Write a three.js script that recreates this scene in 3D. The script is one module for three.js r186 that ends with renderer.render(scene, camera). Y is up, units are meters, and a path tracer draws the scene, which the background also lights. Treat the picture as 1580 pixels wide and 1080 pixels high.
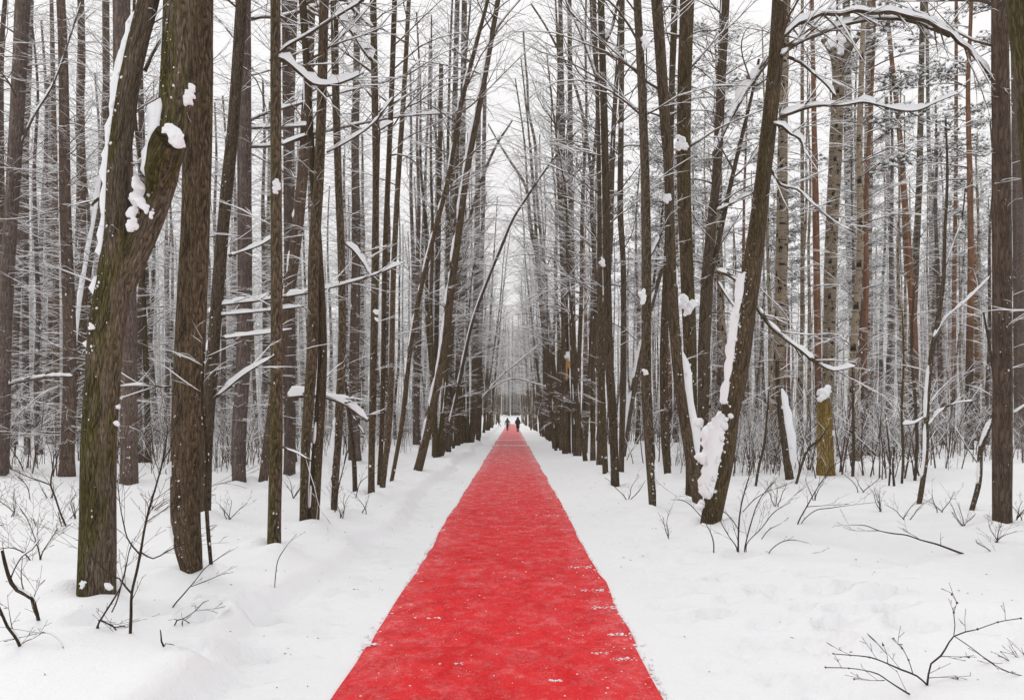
import * as THREE from 'three';
import { MarchingCubes } from 'three/addons/objects/MarchingCubes.js';

// ------------------------------------------------------------------ camera, sky, sun, exposure
const PW = 1580, PH = 1080, F = 1229, EYE = 1.8, HZ = 642, CX = 789.5;   // focal length in photo pixels, eye height, horizon row
const scene = new THREE.Scene();
const camera = new THREE.PerspectiveCamera(2 * Math.atan(PH / 2 / F) * 180 / Math.PI, PW / PH, 0.1, 1500);
camera.position.set(0, EYE, 0);
camera.setViewOffset(PW, PH, 0, -(HZ - PH / 2), PW, PH);                  // shift lens: trunks stay upright
camera.updateProjectionMatrix();

const skyTex = (() => {                                                   // even winter overcast, a little brighter overhead
  const w = 64, h = 32, d = new Float32Array(w * h * 4);
  for (let j = 0; j < h; j++) for (let i = 0; i < w; i++) {
    const el = Math.max(0, Math.sin(((j + 0.5) / h - 0.5) * Math.PI)), k = (j + 0.5) / h < 0.5 ? 0.8 : 1.04 + 0.06 * el, o = (j * w + i) * 4;
    d[o] = 1.0 * k; d[o + 1] = 0.985 * k; d[o + 2] = 0.99 * k; d[o + 3] = 1;
  }
  const t = new THREE.DataTexture(d, w, h, THREE.RGBAFormat, THREE.FloatType);
  t.mapping = THREE.EquirectangularReflectionMapping; t.magFilter = THREE.LinearFilter; t.minFilter = THREE.LinearFilter; t.needsUpdate = true;
  return t;
})();
scene.background = skyTex; scene.environment = skyTex;
const sun = new THREE.DirectionalLight(new THREE.Color(1, 0.965, 0.92), 1.2);
sun.position.set(-38, 62, -78); sun.target.position.set(0, 0, -30);
sun.castShadow = true; sun.shadow.radius = 60; sun.shadow.mapSize.set(4096, 4096);
Object.assign(sun.shadow.camera, { left: -60, right: 60, top: 60, bottom: -60, near: 1, far: 250 });
scene.add(sun, sun.target);
scene.fog = new THREE.FogExp2(new THREE.Color(0.93, 0.93, 0.94), 0.0006);
const renderer = new THREE.WebGLRenderer({ antialias: true });
renderer.toneMapping = THREE.LinearToneMapping;
renderer.toneMappingExposure = 0.97;
renderer.shadowMap.enabled = true;

// ------------------------------------------------------------------ helpers
const V = (x, y, z) => new THREE.Vector3(x, y, z), UP = V(0, 1, 0);
const rng = (s) => () => { s = (s + 0x6d2b79f5) | 0; let t = Math.imul(s ^ (s >>> 15), 1 | s); t = (t + Math.imul(t ^ (t >>> 7), 61 | t)) ^ t; return ((t ^ (t >>> 14)) >>> 0) / 4294967296; };
const clamp = (x, a = 0, b = 1) => Math.min(b, Math.max(a, x)), mixn = (a, b, t) => a + (b - a) * t;
const sstep = (a, b, x) => { const t = clamp((x - a) / (b - a)); return t * t * (3 - 2 * t); };
const hash = (x, y, z) => { let h = Math.imul(x, 374761393) + Math.imul(y, 668265263) + Math.imul(z, 2147483647 - 61); h = Math.imul(h ^ (h >>> 13), 1274126177); h = Math.imul(h ^ (h >>> 15), 2246822519); return ((h ^ (h >>> 14)) >>> 0) / 4294967296; };
const md = (a, p) => (p ? ((a % p) + p) % p : a);
function vn(x, y, s = 0, px = 0, py = 0) {                                // value noise, optionally periodic
  const i = Math.floor(x), j = Math.floor(y); let u = x - i, v = y - j; u = u * u * (3 - 2 * u); v = v * v * (3 - 2 * v);
  const a = hash(md(i, px), md(j, py), s), b = hash(md(i + 1, px), md(j, py), s), c = hash(md(i, px), md(j + 1, py), s), d = hash(md(i + 1, px), md(j + 1, py), s);
  return mixn(mixn(a, b, u), mixn(c, d, u), v);
}
const fbm = (x, y, s, o = 4) => { let a = 0, k = 0.5; for (let i = 0; i < o; i++) { a += k * vn(x, y, s + i * 17); x *= 2.03; y *= 2.03; k *= 0.5; } return a; };
const pfbm = (u, v, fx, fy, s, o = 4) => { let a = 0, k = 0.5, n = 0; for (let i = 0; i < o; i++) { a += k * vn(u * fx, v * fy, s + i * 17, fx, fy); n += k; fx *= 2; fy *= 2; k *= 0.55; } return a / n; };

const names = new Map();
const numbered = (n) => { const k = names.get(n) || 0; names.set(n, k + 1); return k ? n + '_' + String(k).padStart(3, '0') : n; };
const tag = (o, label, category, group) => { o.userData.label = label; o.userData.category = category; if (group) o.userData.group = group; return o; };
function thing(name, label, category, pos, group) { const g = new THREE.Group(); g.name = numbered(name); if (pos) g.position.copy(pos); scene.add(g); return tag(g, label, category, group); }
function part(name, geo, mat, parent, kind) { const m = new THREE.Mesh(geo, mat); m.name = name; parent.add(m); if (kind) m.userData.kind = kind; return m; }
function copyOf(proto, label, group) { const c = proto.clone(); c.name = numbered(proto.userData.base); scene.add(c); c.userData = { label, category: proto.userData.category, group }; return c; }

class MB {                                                                // collects faces into one geometry
  constructor() { this.P = []; this.N = []; this.U = []; this.C = []; this.I = []; }
  get n() { return this.P.length / 3; }
  vert(p, n, u, v, c) { this.P.push(p.x, p.y, p.z); this.N.push(n.x, n.y, n.z); this.U.push(u, v); if (c) this.C.push(c[0], c[1], c[2]); else this.C.push(1, 1, 1); return this.n - 1; }
  build() {
    const g = new THREE.BufferGeometry();
    g.setAttribute('position', new THREE.Float32BufferAttribute(this.P, 3)); g.setAttribute('normal', new THREE.Float32BufferAttribute(this.N, 3));
    g.setAttribute('uv', new THREE.Float32BufferAttribute(this.U, 2)); g.setAttribute('color', new THREE.Float32BufferAttribute(this.C, 3));
    g.setIndex(this.I); return g;
  }
  // a tapered tube along pts; noise roughens it, col colours it
  tube(pts, rad, sides, o = {}) {
    const n = pts.length, T = V(), nr = V(), b = V(), q = V(), ref = o.ref || (Math.abs(pts[n - 1].y - pts[0].y) > 0.8 * pts[0].distanceTo(pts[n - 1]) ? V(1, 0, 0) : V(0, 1, 0));
    nr.copy(ref); let len = 0; const start = this.n, rep = Math.max(1, Math.round(2 * Math.PI * rad[0] / (o.tw || 0.5)));
    const wide = sides > 5;
    for (let i = 0; i < n; i++) {
      T.subVectors(pts[Math.min(n - 1, i + 1)], pts[Math.max(0, i - 1)]).normalize();
      nr.addScaledVector(T, -nr.dot(T)).normalize(); b.crossVectors(T, nr);
      if (i) len += pts[i].distanceTo(pts[i - 1]);
      const m = wide ? sides + 1 : sides;
      for (let k = 0; k < m; k++) {
        const a = k / sides * Math.PI * 2, cx = Math.cos(a), sy = Math.sin(a);
        const d = V().addScaledVector(nr, cx).addScaledVector(b, sy);
        let r = rad[i]; if (o.noise) r *= 1 + o.noise(a, len, d);
        q.copy(pts[i]).addScaledVector(d, r);
        this.vert(q, d, k / sides * rep, len / (o.th || 1), o.col ? o.col(q, d, len, a) : null);
      }
    }
    const m = wide ? sides + 1 : sides;
    for (let i = 0; i < n - 1; i++) for (let k = 0; k < sides; k++) {
      const a = start + i * m + k, b2 = start + i * m + (wide ? k + 1 : (k + 1) % sides), c = a + m, d = b2 + m;
      this.I.push(a, b2, d, a, d, c);
    }
    if (o.cap) { const c = this.vert(pts[n - 1].clone().addScaledVector(T, rad[n - 1] * 0.5), T, 0, 0, o.col ? o.col(pts[n - 1], T, len, 0) : null), s = start + (n - 1) * m; for (let k = 0; k < sides; k++) this.I.push(s + k, s + (wide ? k + 1 : (k + 1) % sides), c); }
  }
  // snow lying along the upper side of a twig or branch
  lie(pts, rad, thick, rnd, fine) {
    const n = pts.length, T = V(), s = V(), u = V(), prof = fine ? [[-1, -0.25], [-0.95, 0.35], [-0.55, 0.85], [0, 1], [0.55, 0.85], [0.95, 0.35], [1, -0.25]] : [[-1, 0], [0, 1], [1, 0]];
    const st = this.n, m = prof.length, gs = rnd() * 99; let gap = 0;
    for (let i = 0; i < n; i++) {
      T.subVectors(pts[Math.min(n - 1, i + 1)], pts[Math.max(0, i - 1)]).normalize();
      const h = Math.hypot(T.x, T.z); s.crossVectors(T, UP); if (s.lengthSq() < 1e-5) s.set(1, 0, 0); s.normalize(); u.crossVectors(s, T).normalize();
      if (gap > 0) gap--; else if (rnd() < (fine ? 0.05 : 0.08)) gap = 1 + Math.floor(rnd() * 2);
      let t = (fine ? thick : Math.min(thick, 2.3 * rad[i] + 0.0015)) * (0.55 + 0.9 * rnd()) * sstep(0.12, 0.6, h); if (fine) t *= 0.35 + 1.1 * vn(i * 0.31 + gs, 2, 5); if (gap || i === 0 || i === n - 1) t *= 0.12;
      const w = fine ? rad[i] * 0.9 + t * 0.1 : rad[i] * 0.92 + t * 0.1, top = rad[i] * 0.75 + t;
      for (const [a, c] of prof) {
        const p = pts[i].clone().addScaledVector(s, a * w * (t < 0.003 ? 0.4 : 1)).addScaledVector(u, c > 0 ? c * top : c * rad[i]);
        this.vert(p, V().addScaledVector(s, a * 0.8).addScaledVector(u, Math.max(0.25, c)).normalize(), 0, 0);
      }
    }
    for (let i = 0; i < n - 1; i++) for (let k = 0; k < m - 1; k++) { const a = st + i * m + k; this.I.push(a, a + 1, a + m + 1, a, a + m + 1, a + m); }
  }
  // snow packed against one side of a leaning stem
  ridge(pts, rad, dir, width, thick, rnd, cover = 0.35, seed = 1, fine = true) {
    const n = pts.length, T = V(), d = V(), s = V(), S = 14, st = this.n, crumbs = []; let len = 0;
    for (let i = 0; i < n; i++) {
      T.subVectors(pts[Math.min(n - 1, i + 1)], pts[Math.max(0, i - 1)]).normalize();
      d.copy(dir).addScaledVector(T, -dir.dot(T)).normalize(); s.crossVectors(T, d);
      if (i) len += pts[i].distanceTo(pts[i - 1]);
      const k = sstep(cover - 0.12, cover + 0.2, vn(len * 3.1, 3, seed) * 0.6 + vn(len * 9, 5, seed) * 0.4) * (i === 0 || i === n - 1 ? 0.3 : 1);
      const a = width * rad[i] * (0.35 + 0.65 * k), b = k * thick * (0.75 + 0.5 * vn(len * 14, 9, seed)) - (1 - k) * rad[i] * 0.35;
      if (fine) for (const sd of [-1, 1]) for (let e = 0; e < 2; e++) { const t = sd * (0.5 + 0.75 * rnd()); if (rnd() < 0.5 + 0.4 * k) crumbs.push([pts[i].clone().addScaledVector(d, Math.cos(t) * rad[i] * 0.99).addScaledVector(s, Math.sin(t) * rad[i] * 0.99).addScaledVector(T, (rnd() - 0.5) * 0.1), d.clone().multiplyScalar(Math.cos(t)).addScaledVector(s, Math.sin(t)).normalize(), Math.max(0.005, thick * (0.06 + 0.26 * rnd() ** 3))]); }
      if (fine) for (const sd of [-1, 1]) if (rnd() < 0.75) crumbs.push([pts[i].clone().addScaledVector(d, rad[i] * (0.72 + 0.2 * rnd()) + Math.max(b, 0) * 0.4 * rnd()).addScaledVector(s, sd * a * (0.75 + 0.45 * rnd())), d.clone().addScaledVector(s, sd * 0.5).normalize(), Math.max(0.006, thick * (0.12 + 0.4 * rnd() ** 2) * (0.4 + 0.6 * k))]);
      for (let j = 0; j < S; j++) {
        const an = j / S * Math.PI * 2, c = Math.cos(an), e = Math.sin(an);
        const lump = 1 + 0.55 * (vn(len * 13, j * 0.9, seed + 4) - 0.5) + 0.14 * (vn(len * 34, j * 2.1, seed + 6) - 0.5);
        const p = pts[i].clone().addScaledVector(d, rad[i] * 0.86 + (c > 0 ? c * Math.max(b, 0.001) * lump + Math.min(b, 0) : c * rad[i] * 0.3)).addScaledVector(s, e * a * lump);
        this.vert(p, V().addScaledVector(d, c).addScaledVector(s, e).normalize(), 0, 0);
      }
    }
    for (let i = 0; i < n - 1; i++) for (let j = 0; j < S; j++) { const a = st + i * S + j, b2 = st + i * S + (j + 1) % S; this.I.push(a, b2, b2 + S, a, b2 + S, a + S); }
    for (const [p, q, z] of crumbs) this.blob(p, q, z, rnd, 0.6);
  }
  // a heap of snow made of many small lumps
  lump(p, n, size, rnd, flat = 0.7, tall = 1.2) {
    (this.heaps ||= []).push([p.clone(), size, n.clone(), flat]);
  }
  // a small lump of clinging snow
  blob(p, n, size, rnd, flat = 0.55, tall = 1) {
    const st = this.n, BL = size < 0.024 ? CRUMB : BLOB, a = V().crossVectors(n, Math.abs(n.y) > 0.9 ? V(1, 0, 0) : UP).normalize(), b = V().crossVectors(n, a).normalize(), s1 = rnd() * 99;
    for (const t of BL.v) {
      const k = size * (0.45 + 0.75 * vn(t.x * 1.5 + s1, t.y * 1.5 + t.z * 2.1 + s1, 5) + 0.4 * (vn(t.x * 4 + s1, t.y * 4 + t.z * 5 + s1, 6) - 0.5));
      const d = V().addScaledVector(a, t.x).addScaledVector(b, t.y * tall).addScaledVector(n, t.z * flat);
      this.vert(p.clone().addScaledVector(d, k), d.clone().normalize(), 0, 0);
    }
    for (const i of BL.i) this.I.push(st + i);
  }
}
const [BLOB, CRUMB] = [2, 1].map((detail) => {
  const g = new THREE.OctahedronGeometry(1, detail), p = g.attributes.position, key = new Map(), v = [], ix = [];
  for (let i = 0; i < p.count; i++) { const q = V().fromBufferAttribute(p, i), k = [q.x, q.y, q.z].map((c) => Math.round(c * 1e4)).join(); if (!key.has(k)) { key.set(k, v.length); v.push(q); } ix.push(key.get(k)); }
  return { v, i: ix };
});
// smooth sampling of a control polyline with radii
function sampled(ctrl, radii, step) {
  if (ctrl.length === 2) ctrl = [ctrl[0], ctrl[0].clone().lerp(ctrl[1], 0.5), ctrl[1]], radii = [radii[0], (radii[0] + radii[1]) / 2, radii[1]];
  const c = new THREE.CatmullRomCurve3(ctrl, false, 'centripetal'), n = ctrl.length - 1, pts = [], rad = [];
  for (let i = 0; i < n; i++) {
    const m = Math.max(1, Math.round(ctrl[i].distanceTo(ctrl[i + 1]) / step));
    for (let k = 0; k < m; k++) { pts.push(c.getPoint((i + k / m) / n)); rad.push(mixn(radii[i], radii[i + 1], k / m)); }
  }
  pts.push(ctrl[n].clone()); rad.push(radii[n]);
  return [pts, rad];
}

// one continuous surface round a skeleton of tapered bones
function meshField(bones, lo, hi, N, k, paint, rough = 0, grain = 1) {
  const mc = new MarchingCubes(N, new THREE.MeshStandardMaterial(), false, false, 60000), size = Math.max(hi.x - lo.x, hi.y - lo.y, hi.z - lo.z) / 2, c = lo.clone().add(hi).multiplyScalar(0.5), p = V(), q = V(), ab = V();
  for (let z = 0; z < N; z++) for (let y = 0; y < N; y++) for (let x = 0; x < N; x++) {
    p.set((x - N / 2) / (N / 2), (y - N / 2) / (N / 2), (z - N / 2) / (N / 2)).multiplyScalar(size).add(c); let s = 0;
    for (const [a, b, ra, rb, sq] of bones) { ab.subVectors(b, a); const L = ab.lengthSq(), t = L ? clamp(q.subVectors(p, a).dot(ab) / L) : 0; q.copy(a).addScaledVector(ab, t).sub(p); if (sq) q.z *= sq; s += Math.exp(-k * (q.length() - mixn(ra, rb, t))); }
    mc.field[x + y * N + z * N * N] = s > 0 ? Math.max(-1, Math.log(s) / k + (rough ? rough * (vn(p.x / grain + p.z / grain * 0.8, p.y / grain - p.z / grain * 0.5, 3) + 0.6 * vn(p.x / grain * 2.4 - p.z / grain, p.y / grain * 2.4 + p.z / grain * 2, 8) - 0.8) : 0)) : -1;
  }
  mc.isolation = 0; mc.update(); const n = mc.count, P = new Float32Array(n * 3), C = new Float32Array(n * 3), Nn = new Float32Array(n * 3), I = [];
  for (let i = 0; i < n; i++) { p.set(mc.positionArray[i * 3], mc.positionArray[i * 3 + 1], mc.positionArray[i * 3 + 2]).multiplyScalar(size).add(c); p.toArray(P, i * 3); for (let j = 0; j < 3; j++) Nn[i * 3 + j] = mc.normalArray[i * 3 + j]; if (paint) C.set(paint(p), i * 3); I.push(i); }
  const g = new THREE.BufferGeometry(); g.setAttribute('position', new THREE.BufferAttribute(P, 3)); g.setAttribute('normal', new THREE.BufferAttribute(Nn, 3)); if (paint) g.setAttribute('color', new THREE.BufferAttribute(C, 3)); g.setIndex(I); return g;
}
// heaps of packed snow that have grown together: one mesh for each cluster
function settle(S, parent) {
  const left = [...(S.heaps || [])], r = rng(left.length * 13 + 5);
  while (left.length) {
    const c = [left.pop()]; for (let k = 0; k < c.length; k++) for (let i = left.length - 1; i >= 0; i--) if (left[i][0].distanceTo(c[k][0]) < (left[i][1] + c[k][1]) * 1.5) c.push(left.splice(i, 1)[0]);
    const bones = [], lo = V(9, 9, 9).multiplyScalar(99), hi = lo.clone().negate();
    for (const [p, s, n] of c) {
      const m = 3 + Math.round(3 * r());
      for (let i = 0; i < m + 1; i++) { const q = p.clone().add(V((r() - 0.5) * 1.1, (r() - 0.5) * 1.5, (r() - 0.5) * 0.5).multiplyScalar(i ? s : 0)).addScaledVector(n, i ? -s * 0.25 : -s * 0.1), z = s * (i ? 0.22 + 0.4 * r() : 0.62); bones.push([q, q.clone().add(V((r() - 0.5) * s * 0.5, -s * 0.3 * r(), 0)), z, z * 0.8]); lo.min(q.clone().addScalar(-z * 1.9)); hi.max(q.clone().addScalar(z * 1.9)); }
    }
    const mean = c.reduce((t, e) => t + e[1], 0) / c.length;
    part('snow', meshField(bones, lo, hi, c.length > 3 ? 56 : 36, 11 / mean, null, mean * 0.38, mean * 0.62), M.snow, parent);
  }
}

// ------------------------------------------------------------------ materials
function dataTex(w, h, fn, srgb) {
  const d = new Uint8Array(w * h * 4);
  for (let j = 0; j < h; j++) for (let i = 0; i < w; i++) { const c = fn((i + 0.5) / w, (j + 0.5) / h), o = (j * w + i) * 4; d[o] = clamp(c[0]) * 255; d[o + 1] = clamp(c[1]) * 255; d[o + 2] = clamp(c[2]) * 255; d[o + 3] = 255; }
  const t = new THREE.DataTexture(d, w, h); t.wrapS = t.wrapT = THREE.RepeatWrapping; t.magFilter = THREE.LinearFilter; t.minFilter = THREE.LinearMipmapLinearFilter; t.generateMipmaps = true;
  if (srgb) t.colorSpace = THREE.SRGBColorSpace; t.needsUpdate = true; return t;
}
const lin = (r, g, b) => new THREE.Color().setRGB(r, g, b);
const barkH = (u, v) => {                                                 // furrowed bark: long ridges that split and join
  const w = pfbm(u, v, 6, 4, 11, 3) - 0.5, r = 1 - Math.abs(2 * pfbm(u + w * 0.14, v, 18, 6, 31, 3) - 1), q = 1 - Math.abs(2 * pfbm(u + w * 0.07, v, 40, 12, 57, 2) - 1);
  return clamp(1 - Math.pow(r, 3.2) * 0.6 - Math.pow(q, 3) * 0.45) * (0.8 + 0.2 * pfbm(u, v, 40, 40, 71, 2));
};
const barkBump = dataTex(512, 512, (u, v) => { const h = barkH(u, v); return [h, h, h]; });
const barkMap = dataTex(512, 512, (u, v) => { const h = barkH(u, v), l = pfbm(u, v, 5, 3, 91, 4), li = sstep(0.6, 0.72, pfbm(u, v, 12, 9, 133, 3)) * 0.12; const k = 0.12 + 0.76 * h + 0.22 * (l - 0.5) + li; return [k, k * (0.985 + 0.03 * l), k * (0.94 + 0.07 * (1 - l))]; });
const scaleH = (u, v) => { const w = pfbm(u, v, 5, 5, 12, 3) - 0.5, r = Math.abs(2 * pfbm(u + w * 0.12, v + w * 0.05, 15, 5, 41, 3) - 1); return clamp(sstep(0.02, 0.3, r) * 0.8 + 0.2 * pfbm(u, v, 30, 30, 7, 2)); };
const scaleBump = dataTex(512, 512, (u, v) => { const h = scaleH(u, v); return [h, h, h]; });
const scaleMap = dataTex(512, 512, (u, v) => { const h = scaleH(u, v), l = pfbm(u, v, 6, 6, 95, 4), k = 0.38 + 0.4 * h + 0.34 * (l - 0.5); return [k, k * 0.99, k * 0.98]; });
const birchMap = dataTex(512, 1024, (u, v) => {
  const band = vn(u * 3, v * 46, 5, 3, 46), fine = vn(u * 9, v * 120, 8, 9, 120), patch = pfbm(u, v, 4, 6, 21, 4), dark = sstep(0.6, 0.78, band) * sstep(0.3, 0.55, vn(u * 5, v * 23, 15, 5, 23)) * 0.8 + sstep(0.8, 0.9, fine) * 0.35 + sstep(0.6, 0.74, patch) * 0.85;
  const k = mixn(0.74 + 0.18 * (pfbm(u, v, 8, 20, 3, 3) - 0.5), 0.17, clamp(dark)); return [k, k * 0.95, k * 0.87];
}, true);
const M = {
  lime: new THREE.MeshPhysicalMaterial({ specularIntensity: 0.25, color: lin(0.262, 0.192, 0.128), map: barkMap, bumpMap: barkBump, bumpScale: 0.03, roughness: 0.95, vertexColors: true }),
  dark: new THREE.MeshPhysicalMaterial({ specularIntensity: 0.25, color: lin(0.212, 0.155, 0.122), map: scaleMap, bumpMap: scaleBump, bumpScale: 0.016, roughness: 0.95, vertexColors: true }),
  pine: new THREE.MeshPhysicalMaterial({ specularIntensity: 0.25, color: lin(0.5, 0.5, 0.5), map: scaleMap, bumpMap: scaleBump, bumpScale: 0.012, roughness: 0.92, vertexColors: true }),
  birch: new THREE.MeshPhysicalMaterial({ specularIntensity: 0.25, color: lin(0.56, 0.54, 0.52), map: birchMap, roughness: 0.85, vertexColors: true }),
  twig: new THREE.MeshPhysicalMaterial({ specularIntensity: 0.25, color: lin(0.1, 0.068, 0.048), roughness: 0.9 }),
  needle: new THREE.MeshStandardMaterial({ color: lin(0.06, 0.068, 0.042), roughness: 0.8 }),
  snow: new THREE.MeshStandardMaterial({ color: lin(0.86, 0.865, 0.88), roughness: 0.9 }),
  wood: new THREE.MeshStandardMaterial({ color: lin(0.42, 0.22, 0.085), roughness: 0.8, vertexColors: true }),
  dry: new THREE.MeshStandardMaterial({ color: lin(0.33, 0.21, 0.1), roughness: 0.9, side: THREE.DoubleSide }),
};
// ------------------------------------------------------------------ ground
const dents = (() => {                                                    // footprints and tracks in the snow beside the carpet
  const r = rng(77), out = [];
  const trail = (x0, Z0, x1, Z1, n, s, dp) => { for (let i = 0; i < n; i++) { const t = i / (n - 1); out.push([mixn(x0, x1, t) + (r() - 0.5) * 0.3 + (i % 2 ? 0.12 : -0.12), mixn(Z0, Z1, t) + (r() - 0.5) * 0.3, s * (0.8 + 0.4 * r()), s * (1.2 + 0.6 * r()), dp * (0.5 + 0.7 * r()), r() * 3]); } };
  trail(2.1, 5.2, 1.9, 11, 13, 0.13, 0.06); trail(2.9, 5.6, 2.3, 8.4, 7, 0.12, 0.07); trail(1.55, 4.8, 1.5, 18, 30, 0.11, 0.035);
  trail(3.6, 5.4, 2.6, 10, 9, 0.14, 0.06); trail(-1.5, 4.6, -1.55, 20, 34, 0.12, 0.04); trail(-1.85, 5, -1.8, 16, 22, 0.1, 0.04); trail(-2.0, 5.4, -2.35, 7, 4, 0.16, 0.09);
  trail(2.4, 6, 4.4, 9, 8, 0.13, 0.06); trail(-2.5, 6.9, -3.3, 6.3, 3, 0.18, 0.07);
  return out;
})();
const wells = [];                                                         // [x, Z, size, height] drifts at trunk feet
function groundY(x, z) {
  const Z = -z, lx = -x + 0.16 * Math.sin(Z * 0.55) + 0.3 * (vn(Z * 0.9, 2, 3) - 0.5);
  const off = sstep(1.25, 1.9, Math.abs(x));
  let h = sstep(1.9, 2.12, lx) * 0.17 + sstep(158, 232, Z) * 2.1 + 0.06 * Math.exp(-((lx - 2.2) ** 2) / 0.04) * sstep(0.3, 0.6, vn(Z * 0.8, 7, 13)) + sstep(1.25, 3.4, x) * 0.15 + sstep(3, 10, Math.abs(x)) * 0.12;
  h += off * ((fbm(x * 0.5, z * 0.5, 5, 4) - 0.47) * 0.34 * sstep(1.5, 4.5, Math.abs(x)) + (fbm(x * 1.7, z * 1.7, 25, 3) - 0.44) * 0.1);
  { const ang = Math.atan2(Z - 5.3, x - 3.35), rr = Math.hypot(x - 3.35, Z - 5.3) * (1 + 0.2 * (vn(ang * 1.5 + 9, 3, 4) - 0.5)); if (Z < 9) h += 0.075 * (1 - sstep(1.1, 1.32, rr)) + 0.03 * Math.exp(-((rr - 1.05) ** 2) / 0.05); }
  h += (fbm(x * 0.1, z * 0.1, 41, 2) - 0.36) * 0.9 * sstep(8, 40, Math.abs(x));
  if (Z < 25) {
    h += off * ((vn(x * 7, z * 6, 8) - 0.5) * 0.03 + (vn(x * 15, z * 13, 9) - 0.5) * 0.012) * (1 - sstep(1.9, 2.6, Math.abs(x)) * 0.85);
    for (const [dx, dZ, a, b, dp, an] of dents) { const u = x - dx, v = Z - dZ; if (u * u + v * v < 0.5) { const c = Math.cos(an * 0.3), s = Math.sin(an * 0.3), p = (u * c + v * s) / a, q = (-u * s + v * c) / b, d = Math.sqrt(p * p + q * q); h -= 1.5 * dp * (1 - sstep(0.6, 1.1, d)) - dp * 0.45 * Math.exp(-8 * (d - 1.25) * (d - 1.25)); } }
    if (off > 0.9) for (const [wx, wZ, s, k] of wells) { const d2 = ((x - wx) ** 2 + (Z - wZ) ** 2) / (s * s); if (d2 < 9) h += k * Math.exp(-d2); }
  }
  return h;
}
// where the ray through a photo pixel meets the snow: distance along the view axis
function depthAt(px, py) { let Z = F * (EYE - 0.15) / (py - HZ); for (let i = 0; i < 25; i++) Z = 0.5 * Z + 0.5 * F * (EYE - groundY((px - CX) / F * Z, -Z)) / (py - HZ); return Z; }
const at = (px, py, Z) => V((px - CX) / F * Z, EYE + (HZ - py) / F * Z, -Z);
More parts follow.
